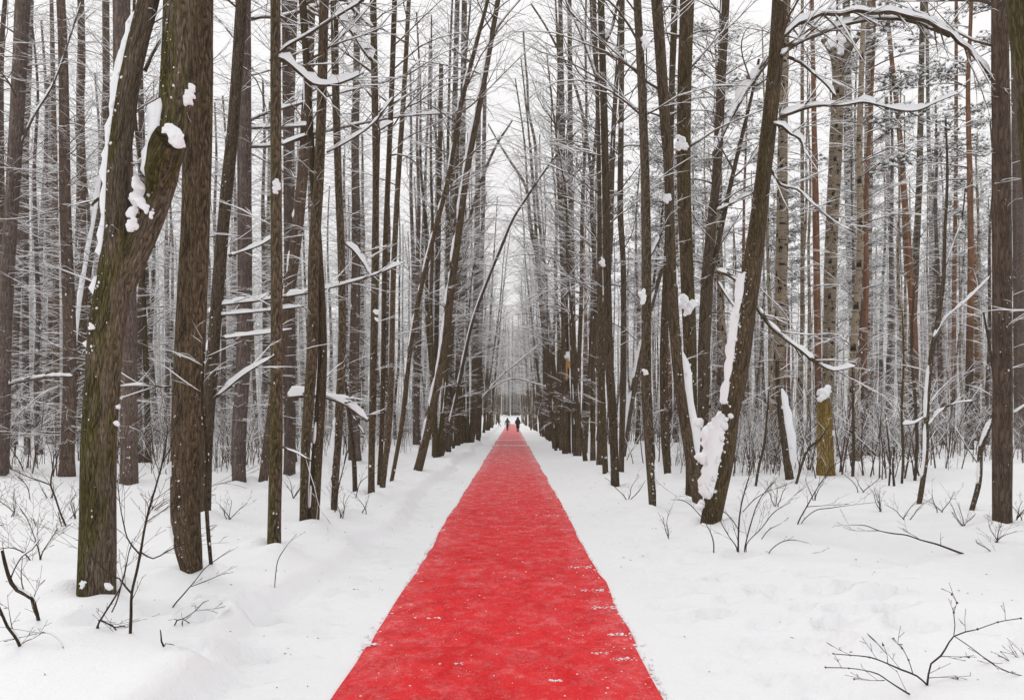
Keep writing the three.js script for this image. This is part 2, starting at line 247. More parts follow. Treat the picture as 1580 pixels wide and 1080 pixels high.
// ------------------------------------------------------------------ the red carpet, laid in lengths
{
  const carpet = thing('red_carpet', 'long red carpet dusted with snow, laid straight down the middle of the snowy path', 'carpet', V(0, 0, 0));
  const red = (k, d, f) => { const m = clamp(k); return [mixn(0.72 * d, 0.86, m) * f, mixn(0.011 * d, 0.855, m) * f, mixn(0.015 * d, 0.87, m) * f]; };
  const enc = (c) => c.map((x) => (x < 0.0031308 ? x * 12.92 : 1.055 * x ** (1 / 2.4) - 0.055));
  const look = (x, Z, dust, fine) => {                                    // x, Z in metres on the carpet
    const wx = x + 0.12 * (fbm(x * 6, Z * 6, 401, 2) - 0.35), a = fbm(wx * 5 + 9, Z * 4, 211, 5), b = fbm(wx * 11, Z * 9, 231, 4), c = fbm(x * 34, Z * 30, 251, 3), e = Math.exp(-((1.0 - Math.abs(x + 0.08)) ** 2) / 0.04);
    const wet = sstep(0.44, 0.56, fbm(wx * 7 + 40, Z * 5.2, 271, 5) * 0.65 + b * 0.35);
    let k = dust * (0.5 + 0.45 * sstep(0.36, 0.64, a) * (0.35 + 1.3 * sstep(0.3, 0.62, b)) + 1.5 * sstep(0.38, 0.66, b) * sstep(0.25, 0.6, c) + 0.5 * c + 1.6 * e * c) * (1 - 0.4 * wet);
    const fib = fine ? 0.8 + 0.4 * vn(x * 150, Z * 150, 7) : 0.9 + 0.2 * c; if (fine) k += dust * 2.2 * sstep(0.6, 0.95, vn(x * 120, Z * 120, 19)) * sstep(0.35, 0.6, b);
    const smear = sstep(0.64, 0.7, fbm(x * 3.2, Z * 9, 301, 4)) * sstep(0.56, 0.75, fbm(x * 22, Z * 30, 321, 2) + 0.12 * e);
    return enc(red(Math.max(k, smear * 0.95), 0.96 - 0.11 * wet, fib));
  };
  const X0 = -1.12, X1 = 0.985, wid = X1 - X0;
  const length = (Z0, Z1, shift, tw, th, dust, fine, nz, lift) => {
    const tex = dataTex(tw, th, (u, v) => { const Z = mixn(Z0, Z1, v); return look(X0 + u * wid, Z, dust(Z), fine); }, true);
    const b = new MB(), nx = 16, row = [];
    const hem = Math.max(0.012, 0.0012 * Z0);
    for (let j = 0; j <= nz; j++) {
      const Z = mixn(Z0, Z1, j / nz), wl = 0.045 * (vn(Z * 0.8, 1, 61) - 0.5) + 0.03 * (vn(Z * 2.3, 1, 62) - 0.5) + shift, wr = 0.045 * (vn(Z * 0.7, 4, 67) - 0.5) + 0.03 * (vn(Z * 2.1, 4, 68) - 0.5) + shift, end = j === 0 || j === nz ? 0.4 : 1;
      for (let i = -1; i <= nx + 1; i++) {
        const t = clamp(i / nx), x = mixn(X0 + wl, X1 + wr, t), y = groundY(x, -Z) + (i < 0 || i > nx ? -0.01 : 0.016 * end + lift + 0.008 * (vn(x * 2.2, Z * 1.4, 81) + 0.5 * vn(x * 6, Z * 5, 85) - 0.7));
        row.push(b.vert(V(x, y, -Z), UP, t, j / nz));
      }
    }
    const m = nx + 3; for (let j = 0; j < nz; j++) for (let i = 0; i < m - 1; i++) { const a = row[j * m + i], c = row[j * m + i + 1], d = row[(j + 1) * m + i], e = row[(j + 1) * m + i + 1]; b.I.push(a, c, e, a, e, d); }
    const g = b.build(); g.computeVertexNormals();
    part('carpet_length', g, new THREE.MeshPhysicalMaterial({ map: tex, specularIntensity: 0.2, roughness: 0.95, bumpMap: fabric, bumpScale: fine ? 0.004 : 0.0001 }), carpet);
  };
  const fabric = dataTex(256, 256, (u, v) => { const h = pfbm(u, v, 60, 60, 5, 2); return [h, h, h]; }); fabric.repeat.set(4, 10);
  length(-3, 6.2, -0.012, 1024, 2048, () => 0.04, true, 110, 0);
  length(6.2, 47.5, 0.012, 512, 2048, (Z) => mixn(0.044, 0.2, sstep(6, 44, Z)), true, 300, 0);
  length(47.5, 58, -0.02, 256, 512, () => 0.22, false, 40, 0);
  length(58, 168, 0.0, 256, 1024, (Z) => mixn(0.24, 0.3, (Z - 58) / 110), false, 120, 0);
  const s = new MB(), r = rng(5);
  for (let i = 0; i < 520; i++) {                                         // crumbs of snow kicked onto the pile
    const Z = 4.8 + 15 * r() ** 1.6, x = X0 + 0.03 + (wid - 0.06) * (r() < 0.3 ? 0.75 + 0.25 * r() : r()), z = 0.0025 + 0.011 * r() ** 4;
    s.blob(V(x, groundY(x, -Z) + 0.02, -Z), UP, z, r, 0.5);
  }
  for (let i = 0; i < 1100; i++) { const Z = 4.8 + 22 * r() ** 1.5, x = (r() < 0.5 ? X0 : X1) + (r() - 0.5) * (0.03 + 0.14 * sstep(0.4, 0.75, vn(Z * 1.7, 3, 91)) * r()); s.blob(V(x, groundY(x, -Z) + 0.008, -Z), UP, 0.006 + 0.02 * r() ** 3, r, 0.6); }
  for (const [px, py, n, w] of [[895, 878, 26, 0.12], [915, 914, 24, 0.1], [932, 941, 34, 0.1], [957, 983, 30, 0.09], [925, 1012, 14, 0.05], [858, 1055, 12, 0.04], [962, 1021, 22, 0.08], [570, 998, 20, 0.05], [846, 797, 30, 0.2], [855, 770, 20, 0.16], [670, 957, 8, 0.05], [715, 1028, 8, 0.06]])
    for (let i = 0; i < n; i++) { const Z = F * EYE / (py - HZ) + (r() - 0.5) * w * 0.9, x = Math.min((px - CX) / F * Z + (r() - 0.5) * 2.4 * w, X1 - 0.01); s.blob(V(x, groundY(x, -Z) + 0.02, -Z), UP, 0.005 + 0.016 * r() ** 2, r, 0.4); }
  for (const [Z, w] of [[47.6, 0.5], [58, 0.8]]) for (let i = 0; i < 90; i++) { const x = X0 + wid * i / 89; s.blob(V(x, groundY(x, -Z) + 0.02, -Z + (r() - 0.5) * w), UP, 0.05 + 0.1 * r(), r, 0.3); }
  part('snow', s.build(), M.snow, carpet, 'stuff');
}

// ------------------------------------------------------------------ how twigs grow
function grow(B, S, p, dir, len, r, o, rnd, depth = 0) {
  const n = Math.max(2, Math.round(len / (o.seg * (depth ? 0.8 : 1)))), pts = [p.clone()], rad = [r], d = dir.clone().normalize(), q = p.clone();
  for (let i = 1; i <= n; i++) {
    d.x += (rnd() - 0.5) * o.wig; d.y += (rnd() - 0.5) * o.wig * 0.8 + o.lift * len / n; d.z += (rnd() - 0.5) * o.wig; d.normalize();
    q.addScaledVector(d, len / n); pts.push(q.clone()); rad.push(Math.max(0.0015, r * (1 - 0.84 * i / n)));
  }
  B.tube(pts, rad, depth === 0 && r > 0.012 ? 5 : 3);
  if (S) S.lie(pts, rad, o.snow * (depth === 0 ? 1 : depth === 1 ? 0.72 : 0.55) * Math.min(1, 0.6 + r * 30), rnd);
  if (depth >= o.kids.length) return;
  const k = Math.round(o.kids[depth] * Math.min(1.4, Math.max(0.45, len / o.ref)) * (0.7 + 0.6 * rnd())); let side = rnd() < 0.5 ? 1 : -1;
  for (let i = 0; i < k; i++) {
    const t = 0.15 + 0.82 * (i + rnd()) / k, f = t * n, a = Math.min(n - 1, Math.floor(f)), T = V().subVectors(pts[a + 1], pts[a]).normalize(), b = V().crossVectors(T, UP);
    if (b.lengthSq() < 0.01) b.set(rnd() - 0.5, 0, rnd() - 0.5); b.normalize(); side = -side;
    const c = V().copy(T).multiplyScalar(0.75 + 0.4 * rnd()).addScaledVector(b, side * (0.5 + 0.6 * rnd())).addScaledVector(UP, (rnd() - 0.4) * 0.7);
    grow(B, S, pts[a].clone().lerp(pts[a + 1], f - a), c, len * (0.28 + 0.34 * rnd()) * (1.05 - 0.5 * t), Math.max(0.0018, mixn(rad[a], rad[a + 1], f - a) * 0.6), o, rnd, depth + 1);
  }
}
const tone = (seed, moss = 0, mossDir = V(-1, 0, 0.3), mossTop = 3) => (p, d, len) => {
  const l = 0.86 + 0.3 * vn(len * 0.9, d.x * 2 + d.z, seed), m = moss * sstep(0.32, 0.62, vn(len * 1.6, Math.atan2(d.x, d.z) * 1.4, seed + 9) * 0.55 + vn(len * 7, Math.atan2(d.x, d.z) * 5, seed + 5) * 0.45 + 0.25 * d.dot(mossDir) - 0.25 * sstep(mossTop * 0.6, mossTop * 1.3, len));
  return [l * mixn(1, 0.55, m), l * mixn(1, 0.63, m), l * mixn(1, 0.2, m)];
};
const lumpy = (seed, amp = 0.06, flare = 0.3) => (a, len) => amp * (vn(Math.cos(a) * 1.3 + 5, len * 1.1 + Math.sin(a), seed) - 0.5) * 2 + amp * 0.5 * (vn(Math.cos(a) * 3.3 + 5, len * 4 + Math.sin(a) * 3, seed + 3) - 0.5) + (flare) * Math.exp(-Math.max(0, len - 0.45) / 0.16) * (0.5 + 0.5 * Math.cos(a * 3 + seed)) * sstep(0, 0.4, len);

// ------------------------------------------------------------------ kinds of tree that the woods are planted with
function protoTree(base, category, build) { const g = new THREE.Group(); g.name = base; g.userData = { base, category }; build(g); return g; }
const stemPts = (rnd, x, z, lx, lz, H, r) => { const c = [], w = []; for (let i = 0; i <= 6; i++) { const t = i / 6; c.push(V(x + lx * t * H + (rnd() - 0.5) * 0.25 * (i > 0), -0.4 + t * H, z + lz * t * H + (rnd() - 0.5) * 0.25 * (i > 0))); w.push(r * (1 - 0.72 * t)); } return sampled(c, w, 0.45); };
function clingOn(S, pts, rad, n, size, rnd, top = 3, bias = null) {
  for (let i = 0; i < n; i++) {
    let k = 0; const hMax = top * (0.15 + 0.85 * rnd() ** 1.5); while (k < pts.length - 2 && pts[k].y - pts[0].y < hMax) k++;
    const hh = pts[k].y; const a = bias === null || rnd() < 0.3 ? rnd() * 6.283 : bias + (rnd() - 0.5) * 1.6, d = V(Math.cos(a), 0.15, Math.sin(a)).normalize(), s = size * (0.22 + 1.5 * rnd() ** 6); if (vn(a * 1.6 + 20, hh * 1.3, n) < 0.45 && rnd() < 0.8) continue;
    S.blob(pts[k].clone().addScaledVector(d, rad[k] * 1.0).add(V(0, (rnd() - 0.5) * 0.3, 0)), d, s, rnd, 0.5, 1 + rnd());
  }
}
const limeProto = (seed, stems) => protoTree('lime_tree', 'tree', (g) => {
  const r = rng(seed), B = new MB(), S = new MB();
  stems.forEach(([x, z, lx, lz, rad, H], q) => {
    const [pts, w] = stemPts(r, x, z, lx, lz, H, rad), t = new MB();
    t.tube(pts, w, 10, { tw: 0.5, th: 0.9, noise: lumpy(seed + q), col: tone(seed + q, 0.5, V(0, 0, 1), 4), cap: true }); part('trunk', t.build(), M.lime, g);
    clingOn(S, pts, w, 40, 0.028, r, 6); S.ridge(pts.slice(1), w.slice(1), V(r() - 0.5, 0.1, r() < 0.5 ? -1 : 1), 0.28, 0.014, r, 0.5, seed + q, false); const n = Math.round(H * 3.0);
    for (let i = 0; i < n; i++) {
      const h = i < 4 ? 1 + 2.5 * r() : 3.3 + (H - 3.7) * Math.pow((i + r()) / n, 0.9), k = Math.min(pts.length - 2, pts.findIndex((p) => p.y > h) || 1), az = (r() + r() - 1) * 3.4, up = h < 4 ? 0.1 + 0.7 * r() : 0.35 + 1.0 * r(), L = (h < 3.5 ? 0.3 + 0.8 * r() : (1.1 + 3.0 * r() * r() + (Math.abs(az) < 1 ? 0.3 : 0)) * sstep(1.5, 6, h)) * (1.2 - 0.65 * h / H);
      grow(B, S, pts[Math.max(1, k)], V(Math.cos(az), up, Math.sin(az)), L, 0.0045 + 0.0066 * L, { seg: 0.34, wig: 0.42, lift: 0.25 - 0.75 * r(), snow: 0.012, kids: [8, 3.6], ref: 2 }, r);
    }
  });
  part('crown', B.build(), M.twig, g, 'stuff'); part('snow', S.build(), M.snow, g, 'stuff');
});
const coniferProto = (seed, H, rad) => protoTree('larch_tree', 'tree', (g) => {
  const r = rng(seed), B = new MB(), S = new MB(), [pts, w] = stemPts(r, 0, 0, (r() - 0.5) * 0.03, 0, H, rad), t = new MB();
  t.tube(pts, w, 10, { tw: 0.5, th: 0.7, noise: lumpy(seed, 0.04), col: tone(seed), cap: true }); part('trunk', t.build(), M.dark, g);
  clingOn(S, pts, w, 90, 0.035, r, 7);
  for (let i = 0; i < H * 13; i++) {
    const h = 0.9 + (H - 1.2) * (i + r()) / (H * 13), k = Math.max(1, pts.findIndex((p) => p.y > h)), az = r() * 6.283, L = (0.4 + 1.9 * r() * r() + 0.4 * r()) * (h > 5 ? 1.25 : 1) * (1.1 - 0.5 * h / H);
    grow(B, S, pts[k].clone().lerp(pts[k - 1], r()), V(Math.cos(az), 0.8 * (r() - 0.35), Math.sin(az)), L, 0.004 + 0.0055 * L, { seg: 0.24, wig: 0.42, lift: 0.3 - 0.6 * r(), snow: 0.012, kids: [5.5, 2], ref: 1.4 }, r);
  }
  part('crown', B.build(), M.twig, g, 'stuff'); part('snow', S.build(), M.snow, g, 'stuff');
});
const birchProto = (seed, H, rad) => protoTree('birch_tree', 'tree', (g) => {
  const r = rng(seed), B = new MB(), S = new MB(), [pts, w] = stemPts(r, 0, 0, (r() - 0.5) * 0.05, 0, H, rad), t = new MB();
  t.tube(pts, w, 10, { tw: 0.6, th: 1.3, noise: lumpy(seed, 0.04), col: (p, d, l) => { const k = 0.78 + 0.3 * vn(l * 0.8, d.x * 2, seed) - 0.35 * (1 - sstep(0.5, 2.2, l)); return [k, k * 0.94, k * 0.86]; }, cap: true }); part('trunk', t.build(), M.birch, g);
  clingOn(S, pts, w, 30, 0.035, r, 4);
  for (let i = 0; i < 80; i++) {
    const h = 2 + (H - 2.4) * Math.pow((i + r()) / 80, 0.7), k = Math.max(1, pts.findIndex((p) => p.y > h)), az = r() * 6.283, L = (0.8 + 2.2 * r() * r()) * (1.2 - 0.6 * h / H);
    grow(B, S, pts[k], V(Math.cos(az), 0.4 + 0.6 * r(), Math.sin(az)), L, 0.005 + 0.006 * L, { seg: 0.38, wig: 0.25, lift: -0.34, snow: 0.015, kids: [7, 3], ref: 1.8 }, r);
  }
  part('crown', B.build(), M.twig, g, 'stuff'); part('snow', S.build(), M.snow, g, 'stuff');
});
function needleTuft(N, p, size, rnd) {
  for (let i = 0; i < 12; i++) {
    const a = rnd() * 6.283, e = rnd() * 1.6 - 0.5, d = V(Math.cos(a) * Math.cos(e), Math.sin(e), Math.sin(a) * Math.cos(e)), s = V().crossVectors(d, V(rnd() - 0.5, rnd() - 0.5, rnd() - 0.5)).normalize(), L = size * (0.6 + 0.6 * rnd());
    const q = p.clone().addScaledVector(d, L), b = N.vert(p.clone().addScaledVector(s, 0.011), d, 0, 0), c = N.vert(p.clone().addScaledVector(s, -0.011), d, 0, 0), t = N.vert(q, d, 0, 0); N.I.push(b, c, t);
  }
}
const pineProto = (seed, H, rad, low) => protoTree('pine_tree', 'tree', (g) => {
  const r = rng(seed), B = new MB(), S = new MB(), N = new MB(), [pts, w] = stemPts(r, 0, 0, (r() - 0.5) * 0.05, 0, H, rad), t = new MB();
  t.tube(pts, w, 10, { tw: 0.5, th: 0.8, noise: lumpy(seed, 0.04), col: (p, d, l) => { const k = sstep(low, low + 4, l + 2 * vn(l, d.x * 2, seed)), b = 0.85 + 0.3 * vn(l * 1.2, d.x * 3, seed + 2); return [b * mixn(0.25, 0.66, k), b * mixn(0.172, 0.35, k), b * mixn(0.125, 0.21, k)]; }, cap: true }); part('trunk', t.build(), M.pine, g);
  clingOn(S, pts, w, 30, 0.04, r, 5);
  for (let i = 0; i < 34; i++) {
    const h = H * 0.42 + H * 0.56 * (i + r()) / 34, k = Math.max(1, pts.findIndex((p) => p.y > h)), az = r() * 6.283, L = (1 + 1.7 * r()) * (1.2 - 0.6 * (h / H - 0.4)), live = h > H * 0.5, tips = new MB();
    grow(B, S, pts[k], V(Math.cos(az), 0.15 + 0.4 * r(), Math.sin(az)), L, 0.008 + 0.008 * L, { seg: 0.35, wig: 0.3, lift: -0.12, snow: 0.02, kids: [7], ref: 1.8 }, r);
    if (live) for (let j = 0; j < 46; j++) {
      const f = 0.35 + 0.7 * r(), p = pts[k].clone().add(V(Math.cos(az), 0.24, Math.sin(az)).multiplyScalar(L * f)).add(V((r() - 0.5) * L * 0.75 * f, (r() - 0.5) * 0.35, (r() - 0.5) * L * 0.75 * f));
      needleTuft(N, p, 0.14, r); if (r() < 0.4) S.blob(p.add(V(0, 0.05, 0)), UP, 0.05 + 0.07 * r(), r, 0.4);
    }
  }
  part('crown', B.build(), M.twig, g, 'stuff'); part('needles', N.build(), M.needle, g, 'stuff'); part('snow', S.build(), M.snow, g, 'stuff');
});
const saplingProto = (seed, H, rad) => protoTree('sapling', 'sapling', (g) => {
  const r = rng(seed), B = new MB(), S = new MB(), [pts, w] = stemPts(r, 0, 0, (r() - 0.5) * 0.16, (r() - 0.5) * 0.1, H, rad), t = new MB();
  t.tube(pts, w, 6, { tw: 0.5, th: 0.9, col: tone(seed) }); part('trunk', t.build(), M.lime, g);
  S.ridge(pts.slice(1), w.slice(1), V(-1, 0, 0.4), 0.8, 0.02, r, 0.5, seed, false);
  for (let i = 0; i < H * 6; i++) {
    const h = 0.4 + (H - 0.5) * (i + r()) / (H * 6), k = Math.max(1, pts.findIndex((p) => p.y > h)), az = r() * 6.283, L = (0.3 + 0.9 * r()) * (1.2 - 0.5 * h / H);
    grow(B, S, pts[k].clone().lerp(pts[k - 1], r()), V(Math.cos(az), 0.35 + 0.5 * r(), Math.sin(az)), L, 0.003 + 0.004 * L, { seg: 0.25, wig: 0.3, lift: -0.2, snow: 0.012, kids: [4], ref: 0.8 }, r);
  }
  part('crown', B.build(), M.twig, g, 'stuff'); part('snow', S.build(), M.snow, g, 'stuff');
});
const LIME = [limeProto(101, [[0, 0, 0.02, 0, 0.125, 22]]), limeProto(102, [[0, 0, 0.04, 0.02, 0.105, 20], [-0.15, 0.18, -0.03, -0.02, 0.1, 18]]), limeProto(103, [[0, 0, 0.07, 0, 0.11, 20]]), limeProto(104, [[0, 0, -0.02, 0, 0.1, 20], [0.2, 0.12, 0.07, 0.03, 0.08, 15]]), limeProto(105, [[0, 0, 0.01, 0.02, 0.135, 24]])];
const LARCH = [coniferProto(201, 22, 0.18), coniferProto(202, 24, 0.21), coniferProto(203, 19, 0.13)];
const BIRCH = [birchProto(301, 21, 0.14), birchProto(302, 19, 0.1)];
const PINE = [pineProto(401, 22, 0.16, 4), pineProto(402, 20, 0.13, 2.5)];
const SAPLING = [saplingProto(501, 3.6, 0.022), saplingProto(502, 5.5, 0.035), saplingProto(503, 2.2, 0.014)];
// ------------------------------------------------------------------ the trees one can tell apart, each at its own place on the snow
const pathOf = (s) => s.trim().split(/\s+/).map((t) => t.split(',').map(Number));
const BARK = { lime_tree: M.lime, larch_tree: M.dark, birch_tree: M.birch, pine_tree: M.pine, sapling: M.lime };
let treeSeed = 1000;
const tinted = (f, k, h) => (p, d, l) => f(p, d, l).map((e, i) => e * k * (i === 2 ? 1 + h : i ? 1 + h * 0.3 : 1));
function tree(kind, label, stems, o = {}) {
  const seed = treeSeed++, rnd = rng(seed * 7 + 3), P0 = pathOf(stems[0]).sort((a, b) => b[1] - a[1]);
  const Z = o.Z || depthAt(P0[0][0], P0[0][1]), base = at(P0[0][0], P0[0][1], Z), m = Z / F, near = Z < 14, H = o.H || 17;
  if (o.Z) base.y = groundY(base.x, base.z);
  const g = thing(kind, label, kind === 'sapling' ? 'sapling' : 'tree', base, o.group);
  if (Z < 24 && kind !== 'sapling') { const r0 = P0[0][2] / 2 * m, a = rnd() * 6.283; wells.push([base.x, -base.z, r0 + 0.07, -0.035], [base.x + Math.cos(a) * (r0 + 0.16), -base.z + Math.sin(a) * (r0 + 0.16), 0.16 + 0.14 * rnd(), 0.08 + 0.07 * rnd()], [base.x + Math.cos(a + 2.4) * (r0 + 0.2), -base.z + Math.sin(a + 2.4) * (r0 + 0.2), 0.13 + 0.1 * rnd(), 0.07 + 0.07 * rnd()], [base.x + Math.cos(a - 1.9) * (r0 + 0.1), -base.z + Math.sin(a - 1.9) * (r0 + 0.1), 0.09 + 0.07 * rnd(), 0.06 + 0.06 * rnd()]); }
  const S = new MB(), B = new MB(), made = [];
  stems.forEach((str, si) => {
    const P = pathOf(str).sort((a, b) => b[1] - a[1]), dz = si ? (o.dz ?? -0.12) * si : 0, c = [], w = [], root = si === 0 || P[0][1] > HZ + 30;
    P.forEach(([x, y, d], i) => { c.push(at(x, y, Z).sub(base).add(V(0, 0, dz + (kind === 'sapling' ? 0.1 * (rnd() - 0.5) * i : 0)))); w.push(d / 2 * m * (kind === 'sapling' ? 1 : 0.94)); });
    if (o.Z && root) c[0].y = Math.min(c[0].y, -0.05);
    if (root) { const d = V().subVectors(c[0], c[1]).normalize(); c.unshift(c[0].clone().addScaledVector(d.multiplyScalar(1), 0.45).setY(c[0].y - 0.45)); w.unshift(w[0] * 1.05); }
    const n = c.length, top = c[n - 1].clone(), d = V().subVectors(top, c[n - 2]).normalize();
    if (P[P.length - 1][1] < 25 && !o.open) for (let k = 1; k <= 4 && top.y < H; k++) { d.lerp(UP, 0.15).normalize(); top.addScaledVector(d, 1.8); if (top.y > H) break; c.push(top.clone()); w.push(w[w.length - 1] * 0.8); }
    const sides = near ? 24 : Z < 22 ? 14 : 9, [pts, rad] = sampled(c, w, near ? 0.09 : kind === 'sapling' ? 0.18 : 0.25), b = new MB();
    const paint = kind === 'pine_tree' ? (p, dd, l) => { const k = sstep(o.orange ?? 3, (o.orange ?? 3) + 3, l + 1.5 * vn(l, dd.x * 2, seed)), e = 0.85 + 0.3 * vn(l * 1.4, dd.x * 3, seed + 2); return [e * mixn(0.31, 0.68, k), e * mixn(0.225, 0.36, k), e * mixn(0.17, 0.215, k)]; }
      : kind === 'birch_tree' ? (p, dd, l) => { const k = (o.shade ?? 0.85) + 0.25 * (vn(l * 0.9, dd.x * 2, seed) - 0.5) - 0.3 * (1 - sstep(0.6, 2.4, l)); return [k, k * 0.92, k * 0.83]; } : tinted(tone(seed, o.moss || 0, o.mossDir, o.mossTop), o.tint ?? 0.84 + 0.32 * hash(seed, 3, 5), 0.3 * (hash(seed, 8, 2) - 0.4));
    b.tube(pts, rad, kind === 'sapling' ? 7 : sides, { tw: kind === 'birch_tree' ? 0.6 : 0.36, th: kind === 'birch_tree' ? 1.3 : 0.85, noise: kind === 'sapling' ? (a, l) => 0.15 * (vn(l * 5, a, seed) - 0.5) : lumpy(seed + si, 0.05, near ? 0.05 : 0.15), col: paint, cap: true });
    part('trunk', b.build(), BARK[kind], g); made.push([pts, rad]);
    clingOn(S, pts.slice(1), rad.slice(1), (o.cling ?? (near ? 46 : 30)) * 1.9, near ? 0.0085 : 0.015, rnd, o.clingTop ?? 3.5, o.clingSide ?? null);
    for (const rg of o.ridges || []) if ((rg.stem || 0) === si) {
      const y0 = EYE + (HZ - rg.y0) * m - base.y, y1 = EYE + (HZ - rg.y1) * m - base.y, a = pts.findIndex((p) => p.y > y0), z = pts.findIndex((p) => p.y > y1), e = z < 0 ? pts.length : z;
      if (e - a > 2) S.ridge(pts.slice(a, e), rad.slice(a, e), V(...rg.dir), rg.w ?? 0.75, rg.t ?? 0.04, rnd, rg.cover ?? 0.3, seed + 2);
    }
    // the upper limbs
    const nb = o.crown ?? (kind === 'sapling' ? 0 : 18), hi = pts[pts.length - 1].y;
    for (let i = 0; i < nb; i++) {
      const h = mixn(Math.min(hi * 0.5, 6.5), hi * 0.97, (i + rnd()) / nb), k = Math.max(1, pts.findIndex((p) => p.y > h)), az = rnd() * 6.283, L = (1 + 2.2 * rnd()) * (o.crownL ?? 1);
      grow(B, S, pts[k], V(Math.cos(az), 0.4 + 0.5 * rnd(), Math.sin(az)), L, 0.0045 + 0.0065 * L, { seg: 0.35, wig: 0.4, lift: 0.2 - 0.6 * rnd(), snow: 0.014, kids: [8, 3.6], ref: 2 }, rnd);
    }
    const nt = o.twigs ?? (kind === 'sapling' ? 16 : kind === 'larch_tree' ? 46 : 9);
    for (let i = 0; i < nt; i++) {
      const h = mixn(o.twigLow ?? (kind === 'larch_tree' ? 0.8 : 1.6), Math.min(hi, kind === 'sapling' ? hi : 9), (i + rnd()) / nt), k = Math.max(1, pts.findIndex((p) => p.y > h)), az = rnd() * 6.283, L = (kind === 'sapling' ? 0.25 + 0.6 * rnd() : 0.35 + 1.1 * rnd() * rnd()) * (o.twigL ?? 1);
      grow(B, S, pts[k], V(Math.cos(az), kind === 'larch_tree' ? 0.1 : 0.5, Math.sin(az)), L, 0.003 + 0.004 * L, { seg: 0.2, wig: 0.28, lift: -0.25, snow: 0.015, kids: [4, 2], ref: 1 }, rnd);
    }
  });
  for (const lb of o.limbs || []) {
    const [str, opt = {}] = Array.isArray(lb) ? lb : [lb], P = pathOf(str), c = [], w = []; let dz = opt.dz ?? 0;
    P.forEach(([x, y, d], i) => { const zz = Z - dz - (opt.slope ?? 0) * i; c.push(at(x, y, zz).sub(base)); w.push(d / 2 * m); });
    const [pts, rad] = sampled(c, w, 0.08), b = new MB(), s = new MB(); b.tube(pts, rad, 8, { tw: 0.4, th: 0.8, noise: (a, l) => 0.14 * (vn(l * 4, a * 1.5, seed) - 0.5), col: tone(seed), cap: true });
    const br = part('branch', b.build(), kind === 'birch_tree' ? M.twig : BARK[kind], g);
    s.lie(pts, rad, (opt.snow ?? 2.6) * 0.72 * m + 0.006, rnd, true); part('snow', s.build(), M.snow, br);
    const nt = opt.twigs ?? Math.round(pts.length * 0.16);
    for (let i = 0; i < nt; i++) {
      const k = Math.min(pts.length - 2, 1 + Math.floor((pts.length - 1) * (i + rnd()) / nt)), T = V().subVectors(pts[k + 1], pts[k]).normalize(), d = V().addScaledVector(T, 0.7).add(V((rnd() - 0.5) * 0.8, (opt.droop ? -0.9 : (rnd() - 0.35) * 1.3), (rnd() - 0.5) * 1.5)), L = (opt.twigL ?? 0.9) * (0.3 + 0.8 * rnd());
      grow(B, S, pts[k], d, L, Math.max(0.004, rad[k] * 0.4), { seg: 0.18, wig: 0.28, lift: opt.droop ? -0.3 : -0.2, snow: 0.014, kids: [4, 2], ref: 0.9 }, rnd);
    }
  }
  for (const [x, y, s, fl] of o.lumps || []) S.lump(at(x, y, Z - (fl ?? 0.0)).sub(base), V(0, 0.6, 0.8).normalize(), s * m * 0.95, rnd, 0.6, 1.25);
  if (B.n) part('twigs', B.build(), M.twig, g, 'stuff');
  if (S.n) part('snow', S.build(), M.snow, g, 'stuff');
  settle(S, g); return g;
}

